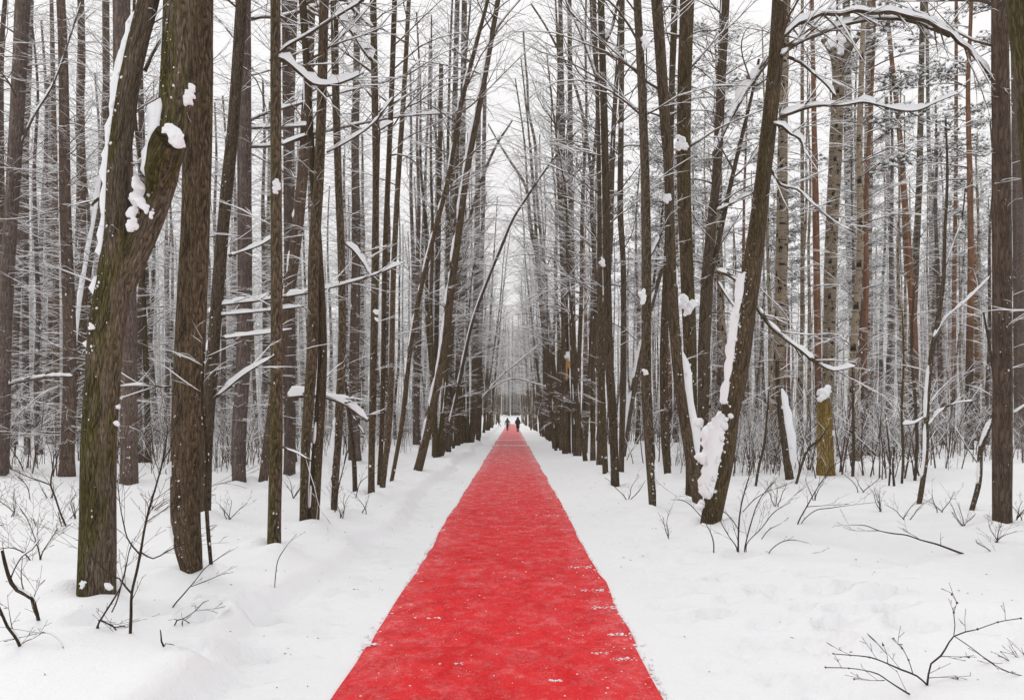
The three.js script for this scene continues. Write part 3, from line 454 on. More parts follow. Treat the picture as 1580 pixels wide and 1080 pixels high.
// the forked tree at the front left: left stem whole, right stem with a snow-capped stub
{
  const t = tree('lime_tree', 'thick forked mossy tree at the front left, snow lining its left stem', [
    '148,915,56 149,860,56 150,760,55 151,680,55 156,600,55 164,500,56 176,420,52 180,350,40 181,270,35 188,200,35 200,120,32 214,55,31 228,0,31',
    '180,450,40 200,400,42 226,335,46 247,270,48 259,200,46 265,120,45 270,0,44'], {
    dz: -0.04, tint: 1.25, moss: 0.8, mossDir: V(-0.9, 0, 0.25), mossTop: 4, clingSide: 1.9, cling: 70, crown: 14, twigs: 3, twigLow: 2.6, H: 13,
    ridges: [{ y0: 470, y1: 5, dir: [-1, 0.15, 0.1], w: 0.62, t: 0.06, cover: 0.16 }, { y0: 560, y1: 470, dir: [-1, 0.1, 0.2], w: 0.4, t: 0.05, cover: 0.4 }, { stem: 1, y0: 345, y1: 150, dir: [-1, 0.4, 0.45], w: 0.75, t: 0.09, cover: 0.12 }, { stem: 1, y0: 160, y1: 5, dir: [-1, 0.2, 0.1], w: 0.4, t: 0.035, cover: 0.2 }],
    limbs: [['222,110,6 236,78,5 252,52,4 280,20,3', { twigs: 1 }], ['163,306,6 150,307,5 140,316,4 132,312,3', { twigs: 1 }]],
    lumps: [[201, 345, 11, 0.16], [203, 325, 11, 0.16], [206, 303, 12, 0.18], [209, 283, 12, 0.2], [216, 309, 8, 0.2], [224, 322, 7, 0.22], [231, 330, 5, 0.22], [180, 628, 4, 0.2], [178, 652, 5, 0.2], [126, 901, 6, 0.2], [167, 905, 7, 0.2], [140, 503, 5, 0.18]] });
  const Z = -t.position.z, stub = new MB(), cap = new MB(), r = rng(8), b = t.position, m = Z / F;
  const c = [at(246, 270, Z - 0.1), at(256, 235, Z - 0.3), at(264, 212, Z - 0.42)].map((p) => p.sub(b)); const [p, w] = sampled(c, [24 * m, 22 * m, 19 * m], 0.05);
  stub.tube(p, w, 16, { tw: 0.45, th: 0.85, noise: lumpy(3, 0.08), col: tone(77, 0.8, V(-1, 0, 0.4), 4), cap: true });
  const br = part('broken_branch', stub.build(), M.lime, t); br.userData.label = 'short broken branch stub under a thick cap of snow';
  cap.lump(at(262, 205, Z - 0.42).sub(b), V(0.1, 1, 0.3), 21 * m, r, 0.85); cap.lump(at(252, 214, Z - 0.4).sub(b), V(0, 1, 0.4), 14 * m, r, 0.7); cap.lump(at(270, 213, Z - 0.46).sub(b), V(0.1, 1, 0.4), 13 * m, r, 0.9);
  settle(cap, br);
  const pt = new MB(); for (const [x, y, s] of [[291, 143, 9], [288, 152, 9], [294, 137, 7]]) pt.lump(at(x, y, Z - 0.12).sub(b), V(0, 0.5, 0.8), s * m, r, 0.5, 1.2); settle(pt, t);
}
tree('lime_tree', 'straight stout brown trunk right behind the forked mossy tree, its foot tapering into the snow', ['296,882,32 290,845,42 286,810,46 287,675,49 292,540,48 298,400,46 303,270,46 304,0,50'], { tint: 0.95, clingSide: 1.4, cling: 60, clingTop: 2.6, twigs: 4, twigLow: 2.2, ridges: [{ y0: 872, y1: 690, dir: [-1, 0, 0.35], w: 0.6, t: 0.05, cover: 0.3 }], limbs: [['327,616,4 348,600,5 372,580,4 400,562,4 425,548,3', { snow: 4 }], ['263,597,3 240,596,3 215,593,3 182,596,2', { twigs: 4 }]] });
tree('larch_tree', 'dark trunk at the left edge that leans towards its top right', ['0,735,23 3,600,23 8,440,22 15,340,21 22,230,21 34,0,23'], { limbs: [['22,240,4 50,180,4 80,130,3 112,40,3 125,0,2'], ['6,594,8 28,588,7 51,584,7 80,580,6 111,580,4', { snow: 5 }]] });
tree('larch_tree', 'dark slim trunk second from the left edge, close beside the leaning edge trunk', ['20,690,12 21,560,12 26,400,13 38,200,12 45,0,11']);
tree('larch_tree', 'thin upright trunk third from the left edge', ['41,702,10 38,540,10 38,270,10 40,0,9']);
tree('larch_tree', 'slim upright trunk standing in the gap left of the forked mossy tree', ['86,690,9 85,480,10 83,270,9 78,0,6'], { twigs: 60 });
tree('larch_tree', 'thin trunk just left of the snow lined stem, passing behind it low down', ['130,700,9 128,400,9 125,200,9 122,0,8'], { twigs: 60 });
tree('lime_tree', 'slender leaning trunk coated in snow, just left of the forked mossy tree', ['106,722,9 110,660,10 118,560,10 128,470,10 140,390,9 152,320,7 160,250,5'], { open: true, crown: 2, ridges: [{ y0: 720, y1: 250, dir: [-1, 0.3, 0.5], w: 1.0, t: 0.1, cover: 0.18 }] });
tree('larch_tree', 'dark trunk seen between the stems of the front left fork, snow clumps at its foot', ['198,748,27 197,540,27 190,270,27 186,0,27'], { cling: 90, clingTop: 2.5, clingSide: 1.7 });
tree('larch_tree', 'thin dark trunk tight against the left of the forked stem, near the top', ['166,700,10 164,400,10 162,0,11']);
tree('lime_tree', 'leaning dark trunk just right of the stout straight trunk', ['315,797,18 318,680,20 328,540,20 337,420,20 348,300,19 358,200,19 372,0,18'], { crown: 8, ridges: [{ y0: 600, y1: 470, dir: [-1, 0.2, 0.4], w: 0.5, t: 0.05, cover: 0.4 }, { y0: 330, y1: 200, dir: [-1, 0.2, 0.4], w: 0.5, t: 0.05, cover: 0.5 }], limbs: [['352,395,5 372,388,4 400,378,4 430,360,3', { snow: 5 }], ['338,470,5 372,466,6 400,463,6 440,457,6 480,450,5 514,442,5 565,428,4 623,405,3', { snow: 5, twigs: 14 }], ['334,486,5 380,482,5 420,478,5 470,472,4', { snow: 4 }], ['340,522,5 372,518,5 410,514,4 450,508,4', { snow: 4 }]] });
tree('larch_tree', 'straight dark trunk between the stout trunk and the slim mossy one', ['368,747,22 367,690,23 375,540,23 376,270,23 374,0,25'], { cling: 50, limbs: [['386,30,6 400,26,6 433,25,6 470,14,5 514,3,5', { snow: 4 }], ['387,197,6 400,196,6 433,196,6 476,193,5', { snow: 4 }], ['386,226,6 420,224,6 440,220,6 501,202,6 552,191,5 615,180,4 678,175,3', { snow: 3.5, twigs: 16 }], ['385,186,5 400,178,5 463,159,5 527,142,4 582,129,4 628,115,3', { snow: 3, twigs: 12 }]] });
tree('lime_tree', 'slim straight trunk standing nearest the path on the left, green moss at its foot', ['422,848,22 423,780,21 425,700,20 426,540,19 425,270,18 424,0,16'], { moss: 0.6, cling: 40, clingSide: 1.3, limbs: [['416,95,6 440,72,5 473,53,5 521,23,5 560,0,4', { snow: 4 }], ['430,88,12 440,92,11 455,104,10 468,116,8 484,129,6 514,130,5 537,123,4 560,112,3', { snow: 9, twigs: 9 }], ['435,690,3 460,700,2 480,712,2', { twigs: 1, snow: 0.5 }]], lumps: [[425, 280, 7, 0.1], [423, 292, 6, 0.1], [428, 288, 6, 0.1]] });
tree('larch_tree', 'dark conifer trunk directly right of the slim mossy trunk, half hidden', ['446,733,19 447,540,18 445,400,16 443,270,14 440,0,13'], { cling: 50 });
tree('larch_tree', 'dark leaning trunk crossing behind the slim mossy trunk', ['405,744,15 418,640,16 436,520,17 451,410,18 466,270,18 474,130,16 479,0,15'], { cling: 50, ridges: [{ y0: 600, y1: 250, dir: [-1, 0.3, 0.5], w: 0.5, t: 0.05, cover: 0.55 }] });
tree('lime_tree', 'pair of stems grown close together from one foot, left of the path', ['482,808,20 486,740,19 492,650,17 497,540,14 492,400,12 482,270,12 474,130,11 466,0,12', '471,797,12 475,680,15 485,540,18 487,400,18 495,270,16 503,0,15'], { dz: 0.14, moss: 0.25, ridges: [{ y0: 790, y1: 640, dir: [-0.6, 0, 0.9], w: 0.3, t: 0.03, cover: 0.45 }], limbs: [['443,611,11 466,609,10 488,608,10 509,613,10 525,619,10 542,629,9 555,639,8 567,649,7', { snow: 9, twigs: 5, dz: -0.5 }], ['434,223,5 470,209,5 500,200,4', { snow: 3 }], ['503,235,4 540,215,4 575,190,4 606,150,3', { snow: 4 }]] });
tree('lime_tree', 'slim dark trunk just right of the close pair of stems, its foot curving left', ['515,795,9 515,760,13 522,650,14 527,540,13 526,400,12 521,270,12 517,135,12 515,0,12'], { moss: 0.2, ridges: [{ y0: 780, y1: 640, dir: [-1, 0.1, 0.4], w: 0.6, t: 0.05, cover: 0.3 }], limbs: [['513,2,9 522,24,9 534,40,9 544,50,9 556,70,8 572,92,6', { snow: 9, twigs: 6 }], ['531,374,6 545,385,6 560,405,5 570,425,4', { snow: 6, twigs: 3 }], ['533,0,7 548,18,6 562,32,5 575,42,4', { snow: 4 }]] });
tree('lime_tree', 'short crooked thin trunk with a broken top, right of the curving slim trunk', ['547,768,8 546,720,8 540,660,7 535,615,6 532,590,4'], { open: true, crown: 0, twigs: 10, limbs: [['541,640,3 552,655,2 560,668,2', { twigs: 0 }]] });
tree('lime_tree', 'upright trunk with white snow tufts on its bark, about halfway along the left row', ['572,765,11 573,680,11 576,540,12 578,400,12 579,270,11 575,0,11', '581,716,8 584,640,8 586,540,8 588,400,9 593,270,9 598,150,9 603,0,9'], { dz: -0.4, limbs: [['577,205,4 592,196,4 606,188,3', { snow: 8 }]], lumps: [[580, 482, 5, 0.08], [580, 492, 4, 0.08]] });
tree('lime_tree', 'thin trunk leaning right, between the tufted trunk and the long leaning trunks', ['589,755,9 600,650,10 604,540,9 606,430,9 614,270,9 622,150,8 630,0,7']);
tree('lime_tree', 'long thin trunk leaning far right over the left row, left of the thicker leaning trunk', ['603,745,6 620,650,8 632,540,8 652,430,8 672,350,8 692,270,8 711,160,8 731,80,7 752,0,6'], { twigs: 16, ridges: [{ y0: 620, y1: 60, dir: [-1, 0.5, 0.2], w: 0.7, t: 0.03, cover: 0.4 }] });
tree('lime_tree', 'thickest of the trunks leaning right towards the path, snow lining its upper left side', ['644,727,15 653,690,15 668,620,15 684,540,15 694,450,14 705,370,13 720,260,12 745,130,10 768,0,8'], { twigs: 18, limbs: [['740,150,5 750,90,5 762,52,4 780,25,3 803,-2,3', { snow: 2, twigs: 2 }]], ridges: [{ y0: 700, y1: 40, dir: [-1, 0.5, 0.2], w: 0.75, t: 0.045, cover: 0.25 }] });
tree('lime_tree', 'thin trunk leaning right at mid height behind the thickest leaning trunk', ['683,692,7 690,600,6 697,520,6 704,440,6 716,370,5 740,285,5 765,225,4 790,186,2'], { open: true, crown: 3, twigs: 14 });
tree('lime_tree', 'very thin stem that leans across the gap over the path to the upper right', ['681,704,6 688,680,6 701,624,6 714,560,6 729,495,5 752,432,5 775,376,5 790,340,4 812,305,4 850,250,3 892,200,3'], { open: true, crown: 3, twigs: 12, ridges: [{ y0: 660, y1: 250, dir: [-1, 0.6, 0.1], w: 0.9, t: 0.04, cover: 0.3 }] });
tree('lime_tree', 'small upright trunk just right of the thickest leaning trunk foot', ['669,704,8 671,620,8 673,500,8 676,350,8 680,100,7'], {});
tree('lime_tree', 'dark upright trunk with a slanting thin stem at its left foot, left row', ['691,697,9 692,600,10 694,450,10 699,250,9 705,0,8', '681,706,5 690,660,5 700,610,6 706,560,5'], { dz: 0.1 });
tree('lime_tree', 'stout dark trunk of the left row, nearest of the dense far cluster', ['704,688,12 706,620,12 709,500,11 712,300,10 716,0,9'], {});
tree('lime_tree', 'stout trunk in the left row with a swollen foot, beside the dense far cluster', ['725,683,13 730,650,11 732,560,11 735,400,10 738,150,8'], {});

tree('lime_tree', 'far left-row trunk whose thin bough arches right across the path above the walkers', ['737,680,8 739,619,8 741,500,7 745,300,7 748,100,6'], { twigs: 6, limbs: [['739,619,2 752,604,2 768,593,2 780,587,2 794,584,2 810,587,2 826,592,1 842,597,1', { snow: 2, twigs: 3, twigL: 1.6 }], ['739,619,2 768,585,2 800,558,2 833,531,1', { snow: 2, twigs: 4, twigL: 1.6 }]] });

// right of the path
tree('lime_tree', 'trunk standing nearest the path on the right, smooth and dark with a clean foot', ['949,751,14 946,660,14 940,560,14 938,480,13 936,400,13 934,270,12 927,0,11'], { moss: 0.25, mossDir: V(1, 0, 0.3), limbs: [['934,62,7 944,42,5 951,12,4 954,0,3', { twigs: 2 }], ['920,120,5 912,95,5 895,50,4 872,0,3', { twigs: 4 }]], lumps: [[929, 407, 5, 0.12], [930, 400, 4, 0.12]] });
tree('lime_tree', 'trunk half hidden just left of the nearest right-hand trunk', ['934,733,9 930,640,11 926,540,11 925,400,9 924,270,7 921,140,7 916,0,7'], { moss: 0.3 });
tree('lime_tree', 'slim trunk between the nearest right-hand trunk and the straight snow-tufted one', ['958,728,9 961,600,10 962,500,10 961,400,9 957,330,10 958,200,9 960,0,8'], { lumps: [[954, 82, 5, 0.1], [963, 80, 5, 0.1], [968, 355, 6, 0.1], [958, 193, 4, 0.1]] });
tree('lime_tree', 'thin trunk leaning right behind the straight snow-tufted trunk, snow on its upper edge', ['961,704,9 972,630,10 985,560,11 993,520,9 1008,462,7 1023,410,6 1040,360,4'], { open: true, crown: 2, ridges: [{ y0: 680, y1: 440, dir: [-1, 0.5, 0.3], w: 0.8, t: 0.06, cover: 0.25 }] });
tree('lime_tree', 'straight trunk with snow tufts, its foot narrow and farther forward than its neighbours', ['1007,787,11 1005,740,15 1003,700,17 998,620,17 997,540,16 997,400,16 995,270,15 990,135,14 983,0,13'], { moss: 0.35, mossDir: V(1, 0, 0.4), mossTop: 4, cling: 50, clingSide: 1.2, clingTop: 2, ridges: [{ y0: 780, y1: 690, dir: [1, 0, 0.4], w: 0.5, t: 0.06, cover: 0.3 }], limbs: [['1002,395,5 1008,385,5 1020,360,5', { twigs: 1, snow: 6 }]], lumps: [[994, 60, 8, 0.1], [996, 68, 7, 0.1], [991, 452, 7, 0.1], [993, 461, 7, 0.1], [996, 572, 5, 0.1]] });
tree('lime_tree', 'curved stem rising from the left of the big snow-filled fork on the right', ['1078,772,16 1072,740,20 1064,690,21 1053,620,20 1046,560,20 1040,500,19 1036,420,17 1033,340,16 1032,270,15 1027,200,17 1020,100,18 1013,0,18'], { Z: 14.6, ridges: [{ y0: 740, y1: 540, dir: [1, 0.4, 0.25], w: 0.75, t: 0.11, cover: 0.15 }, { y0: 540, y1: 380, dir: [1, 0.4, 0.1], w: 0.5, t: 0.04, cover: 0.4 }], lumps: [[1030, 305, 6, 0.13], [1027, 309, 5, 0.13]] });
tree('lime_tree', 'thick upright trunk seen through the big snow-filled fork, snow packed on a mid-height knot', ['1067,765,19 1066,640,20 1064,520,22 1059,400,22 1055,270,22 1056,135,23 1060,0,23'], { moss: 0.5, mossDir: V(0.3, 0, 1), cling: 120, clingTop: 3.4, clingSide: 1.8, lumps: [[1052, 215, 9, 0.3], [1048, 226, 8, 0.3], [1056, 224, 8, 0.3], [1058, 462, 9, 0.3], [1066, 468, 9, 0.3], [1052, 470, 7, 0.3], [1063, 478, 8, 0.3]] });
tree('lime_tree', 'snow-specked thin trunk left of the big snow-filled fork, behind its curved stem', ['1030,735,11 1027,690,14 1024,560,14 1028,420,11 1033,300,9 1036,150,10 1041,0,11'], { cling: 110, clingTop: 4, clingSide: 1.6 });
tree('lime_tree', 'trunk splitting at mid height, between the thick knotted trunk and the big leaning trunk', ['1076,742,12 1082,650,13 1084,600,15 1085,540,18 1090,430,17 1098,340,15 1106,270,14 1113,135,13 1120,0,12', '1097,425,9 1108,380,8 1118,330,8 1130,275,7 1143,220,7 1160,150,5 1172,90,4'], { dz: -0.05, limbs: [['1100,248,9 1110,215,9 1122,190,9 1150,140,9 1186,90,9', { snow: 9, twigs: 3, dz: 0.1 }], ['1106,324,5 1126,315,5 1144,305,5 1164,297,4', { snow: 5, dz: 0.15 }], ['1104,417,7 1121,422,7 1142,437,6 1158,452,5', { snow: 5, dz: 0.15 }], ['1107,434,4 1120,455,4 1134,475,3', { snow: 3, dz: 0.15 }]] });
{
  tree('lime_tree', 'big knotted trunk leaning right, foremost of the right-hand fork, snow heaped on its left', ['1095,810,31 1104,765,34 1117,705,33 1126,640,31 1137,580,34 1148,500,34 1160,420,31 1170,340,27 1178,270,25 1188,180,25 1197,90,24 1203,0,24'], {
    moss: 0.4, mossDir: V(-0.8, 0, 0.3), mossTop: 1.6, cling: 40, clingTop: 2, ridges: [{ y0: 775, y1: 640, dir: [-1, 0.5, 0.2], w: 0.95, t: 0.16, cover: 0.1 }, { y0: 640, y1: 420, dir: [-1, 0.4, 0.1], w: 0.6, t: 0.075, cover: 0.2 }, { y0: 420, y1: 330, dir: [-1, 0.3, 0.1], w: 0.4, t: 0.03, cover: 0.4 }],
    lumps: [[1094, 695, 17, 0.02], [1088, 672, 14, 0.02], [1092, 725, 14, 0.02], [1084, 705, 13, 0.02], [1087, 750, 11, 0.02], [1103, 662, 13, 0.02], [1078, 650, 9, -0.2], [1112, 640, 10, 0.02], [1084, 775, 9, 0.02]],
    limbs: [['1205,60,7 1216,49,7 1232,35,8 1250,29,8 1268,20,8 1295,21,8 1322,15,8 1348,19,8 1372,17,8 1400,24,8 1433,32,8 1450,43,8 1466,50,7 1482,66,7 1494,73,7 1508,91,6 1517,99,6 1530,121,5 1545,142,4 1557,168,3', { snow: 6, twigs: 16, slope: 0.03, droop: true, twigL: 1.1 }], ['1206,86,7 1217,75,7 1238,62,7 1260,54,7 1300,38,7 1350,29,7 1400,30,7 1440,44,6 1466,56,5', { snow: 5, twigs: 10, dz: 0.12 }], ['1203,178,9 1216,175,8 1238,167,8 1263,162,6 1299,162,5 1332,157,5 1357,162,4 1390,170,4 1415,170,4 1446,157,3 1479,144,2', { snow: 7, twigs: 16, slope: 0.05 }], ['1192,190,6 1207,194,6 1220,206,5 1235,214,4 1242,235,3 1252,246,2', { snow: 5, twigs: 5, dz: 0.1 }], ['1168,474,7 1185,498,7 1205,517,7 1236,540,6 1255,556,6 1269,564,5 1286,571,4 1319,565,3', { snow: 5, twigs: 6 }], ['1216,88,5 1235,96,5 1255,113,4 1275,130,4 1290,150,3', { twigs: 6, snow: 3 }], ['1190,262,4 1205,285,4 1230,292,4 1255,315,3 1285,340,3 1320,360,2', { twigs: 8, snow: 3 }]] });
}
tree('birch_tree', 'leaning pale birch stem right of the big leaning trunk', ['1196,716,17 1202,560,18 1206,400,19 1208,230,16 1211,100,13 1215,0,11'], { shade: 0.8 });
tree('lime_tree', 'short dark leaning trunk beside the pale birch foot, thick snow on its right side', ['1219,742,13 1212,690,13 1205,640,11 1201,600,9 1199,560,6'], { open: true, crown: 0, twigs: 3, ridges: [{ y0: 735, y1: 600, dir: [1, 0.5, 0.3], w: 0.9, t: 0.16, cover: 0.1 }] });
tree('birch_tree', 'stout birch rising behind the snow-capped stump, forked high up', ['1276,704,21 1277,640,20 1279,540,19 1282,400,20 1288,270,21 1291,200,21 1292,100,18 1284,78,13 1270,60,9', '1292,110,14 1305,85,11 1320,62,9 1335,40,8'], { shade: 0.72, open: true, crown: 6, dz: -0.02, lumps: [[1285, 62, 12, 0.1], [1296, 74, 11, 0.1], [1300, 60, 9, 0.1]] });
tree('pine_tree', 'slim orange pine trunk left of the stout birch', ['1262,690,11 1262,540,11 1260,400,11 1258,270,10 1256,170,8 1253,0,6'], { orange: 2.6, twigs: 12 });
tree('pine_tree', 'orange pine trunk leaning left at its top, right of centre of the right-hand woods', ['1412,697,13 1412,560,12 1409,480,12 1404,420,11 1397,320,10 1392,250,9 1386,180,8 1375,80,7 1368,0,6'], { orange: 3.6, twigs: 12 });
tree('pine_tree', 'thin straight orange pine near the dark trunk on the right', ['1470,680,8 1472,540,7 1473,420,7 1475,300,6 1476,0,5'], { orange: 3, twigs: 10 });
tree('birch_tree', 'dark scarred birch just right of the stout birch', ['1318,672,15 1319,540,15 1314,400,16 1310,250,15 1306,0,12'], { shade: 0.5 });
tree('birch_tree', 'lichen-grey birch, second to the right of the stout birch', ['1334,676,13 1337,540,14 1338,400,15 1340,270,15 1343,0,11'], { shade: 0.62 });
tree('birch_tree', 'thin crooked birch midway between the lichen-grey birch and the leaning pine', ['1374,668,8 1378,500,8 1376,400,8 1372,300,8 1368,150,6'], { shade: 0.6 });
tree('birch_tree', 'dark ringed birch crossing behind the leaning pine', ['1402,690,9 1410,500,10 1414,400,10 1419,270,10 1424,0,8'], { shade: 0.45 });
tree('birch_tree', 'slim birch immediately right of the leaning pine', ['1436,672,7 1437,500,7 1437,350,7 1433,200,6 1430,0,5'], { shade: 0.6 });
tree('birch_tree', 'thin ringed birch between the pale birch and the orange pine on its right', ['1236,690,7 1237,540,6 1238,400,6 1238,200,6 1238,0,5'], { shade: 0.7 });
tree('pine_tree', 'tall dark trunk near the right edge, reddish bark and a clean foot in the snow', ['1547,806,29 1547,540,28 1546,270,28 1543,0,24'], { orange: 9, cling: 60, clingSide: 1.7, clingTop: 6, twigs: 8, twigLow: 2, limbs: [['1534,230,4 1520,240,4 1500,238,3', { twigs: 1 }], ['1560,640,3 1590,620,3', { twigs: 2 }]] });
tree('larch_tree', 'brown trunk partly hidden behind the right edge of the tall reddish trunk', ['1575,692,18 1574,540,18 1571,270,17 1567,0,14'], { cling: 40 });
tree('larch_tree', 'mossy trunk leaning into the picture at the top right corner', ['1650,890,52 1632,640,50 1606,300,48 1592,135,46 1578,0,46'], { Z: 8.4, moss: 0.8, mossDir: V(-0.6, 0, 0.6), mossTop: 9, cling: 10, twigs: 5 });
tree('sapling', 'bent dark sapling rising from the clear snow, well left of the tall reddish trunk', ['1419,777,8 1427,710,8 1434,650,8 1440,560,8 1449,480,7 1452,430,6 1458,370,5 1462,270,4 1466,180,3'], { open: true, twigs: 22, ridges: [{ y0: 760, y1: 560, dir: [-1, 0.4, 0.3], w: 0.7, t: 0.03, cover: 0.4 }], limbs: [['1434,655,3 1450,635,3 1475,622,3 1505,618,2', { twigs: 3 }], ['1441,520,3 1460,490,3 1490,465,3 1530,425,2', { twigs: 4 }], ['1452,430,3 1470,380,3 1484,340,2 1490,290,2', { twigs: 4 }]] });
tree('sapling', 'stout curved sapling close beside the left of the tall reddish trunk', ['1500,787,8 1512,742,8 1517,692,8 1524,655,7 1530,630,6 1534,560,4 1528,480,3'], { open: true, twigs: 14, ridges: [{ y0: 780, y1: 640, dir: [-1, 0.4, 0.3], w: 0.8, t: 0.04, cover: 0.35 }] });
tree('sapling', 'thin upright sapling behind the clear snow, midway between stump and bent sapling', ['1392,746,4 1393,700,4 1394,640,4 1392,560,3 1389,480,2'], { open: true, limbs: [['1393,655,3 1412,652,3 1430,640,3 1437,632,2', { snow: 5, twigs: 1 }]] });
tree('sapling', 'thin snow-flecked sapling next to the left of the bent dark sapling', ['1412,742,5 1414,690,5 1413,620,5 1411,540,4 1415,440,3'], { open: true });
tree('sapling', 'thin straight sapling just right of the snow-capped stump', ['1316,735,5 1317,690,5 1318,640,4 1318,560,3'], { open: true, twigs: 8 });
tree('sapling', 'short forked sapling left of the thin upright sapling', ['1380,750,4 1379,720,3 1378,690,3', '1376,750,3 1377,715,3 1373,640,2'], { open: true, twigs: 6 });
tree('sapling', 'leaning sapling under the dark leaning trunk by the pale birch', ['1230,742,4 1238,715,4 1250,690,4 1262,680,3 1275,660,2'], { open: true, twigs: 8 });
tree('sapling', 'thin bare pole-like sapling at the right foot of the stout straight trunk', ['325,876,6 323,820,6 321,760,6 319,690,5 318,620,4 322,540,3'], { open: true, twigs: 10 });
tree('sapling', 'very thin sapling in the right-hand snow left of the pale birch', ['1166,750,4 1172,720,4 1178,690,4 1184,640,3 1186,590,2'], { open: true, twigs: 8 });

tree('lime_tree', 'thin crooked stem of the right row that leans left over the path and ends bare', ['862,680,7 856,600,8 850,529,8 842,470,7 835,421,7 824,380,6 817,343,6 815,310,5 811,289,5 800,268,5 789,252,4 770,222,3 753,192,2'], { open: true, crown: 4, twigs: 16, crownL: 0.7 });
tree('lime_tree', 'bending stem of the right row that sweeps left high over the path', ['903,699,7 908,600,7 913,500,7 916,400,6 915,337,6 910,252,5 902,195,5 892,150,5 878,108,4 862,78,4 840,38,3 819,6,3'], { open: true, crown: 5, twigs: 14, crownL: 0.8 });
tree('lime_tree', 'thin wavy stem nearest the path gap on the right, rising to the top', ['843,676,6 840,590,6 838,500,6 833,440,5 835,385,5 828,300,5 825,222,5 815,170,4 813,126,4 809,80,3 807,48,3'], { open: true, crown: 6, twigs: 14, crownL: 0.8 });
tree('lime_tree', 'slim dark stem just left of the nesting box trunk, straight to the top', ['861,687,7 866,560,8 872,450,8 871,288,7 866,200,6 864,150,6 859,36,5'], { crown: 8, twigs: 12 });

// the dead stump with its cap of snow
{
  const Z = depthAt(1275, 733), m = Z / F, base = at(1275, 733, Z), t = thing('tree_stump', 'tall yellowish mossy stump with a heap of snow on its pointed top', 'stump', base), b = new MB(), s = new MB(), r = rng(4);
  const [p, w] = sampled([at(1276, 760, Z), at(1275, 733, Z), at(1274, 690, Z), at(1272, 640, Z), at(1271, 622, Z), at(1273, 610, Z)].map((q) => q.sub(base)), [12.5 * m, 12 * m, 12 * m, 11 * m, 9.5 * m, 4 * m], 0.1);
  b.tube(p, w, 18, { tw: 0.4, th: 0.9, noise: lumpy(9, 0.1), cap: true, col: (q, d, l) => { const k = 0.9 + 0.5 * vn(l * 1.5, d.x * 3, 5); return [k * 1.9, k * 1.75, k * 0.85]; } });
  part('trunk', b.build(), M.lime, t);
  s.lump(at(1272, 606, Z - 0.05).sub(base), V(0, 1, 0.2), 11 * m, r, 0.8); s.lump(at(1267, 613, Z - 0.08).sub(base), V(-0.2, 1, 0.2), 7 * m, r, 0.7); s.lump(at(1276, 600, Z).sub(base), V(0, 1, 0.2), 7 * m, r, 1); s.lump(at(1286, 668, Z - 0.1).sub(base), V(1, 0.3, 0.2), 5 * m, r, 0.6, 2);
  settle(s, t);
}
// ------------------------------------------------------------------ the sheet of snow, drifted round the trunks
{
  const xs = [], zs = [];
  for (let i = 0; i <= 340; i++) { const s = i / 170 - 1; xs.push(14 * s + Math.sign(s) * 420 * Math.abs(s) ** 7); }
  for (const Z of [-80, -40, -20, -10, -5, -2, 0, 1.5]) zs.push(Z);
  for (let j = 0; j <= 440; j++) { const t = j / 440; zs.push(2.8 + 36 * t + 760 * t ** 6); }
  const nx = xs.length, nz = zs.length, P = new Float32Array(nx * nz * 3), U = new Float32Array(nx * nz * 2), I = [];
  for (let j = 0; j < nz; j++) for (let i = 0; i < nx; i++) { const o = j * nx + i; P[o * 3] = xs[i]; P[o * 3 + 1] = groundY(xs[i], -zs[j]); P[o * 3 + 2] = -zs[j]; U[o * 2] = xs[i] / 1.7; U[o * 2 + 1] = zs[j] / 1.7; }
  for (let j = 0; j < nz - 1; j++) for (let i = 0; i < nx - 1; i++) { const a = j * nx + i; I.push(a, a + 1, a + nx + 1, a, a + nx + 1, a + nx); }
  const g = new THREE.BufferGeometry(); g.setAttribute('position', new THREE.BufferAttribute(P, 3)); g.setAttribute('uv', new THREE.BufferAttribute(U, 2)); g.setIndex(I); g.computeVertexNormals();
  const bump = dataTex(512, 512, (u, v) => { const h = pfbm(u, v, 9, 9, 3, 5) * 0.75 + 0.25 * pfbm(u, v, 90, 90, 9, 2); return [h, h, h]; });
  const ground = new THREE.Mesh(g, new THREE.MeshStandardMaterial({ color: lin(0.83, 0.838, 0.852), roughness: 0.92, bumpMap: bump, bumpScale: 0.02 }));
  ground.name = 'snow_ground'; ground.userData.kind = 'structure'; scene.add(ground);
}

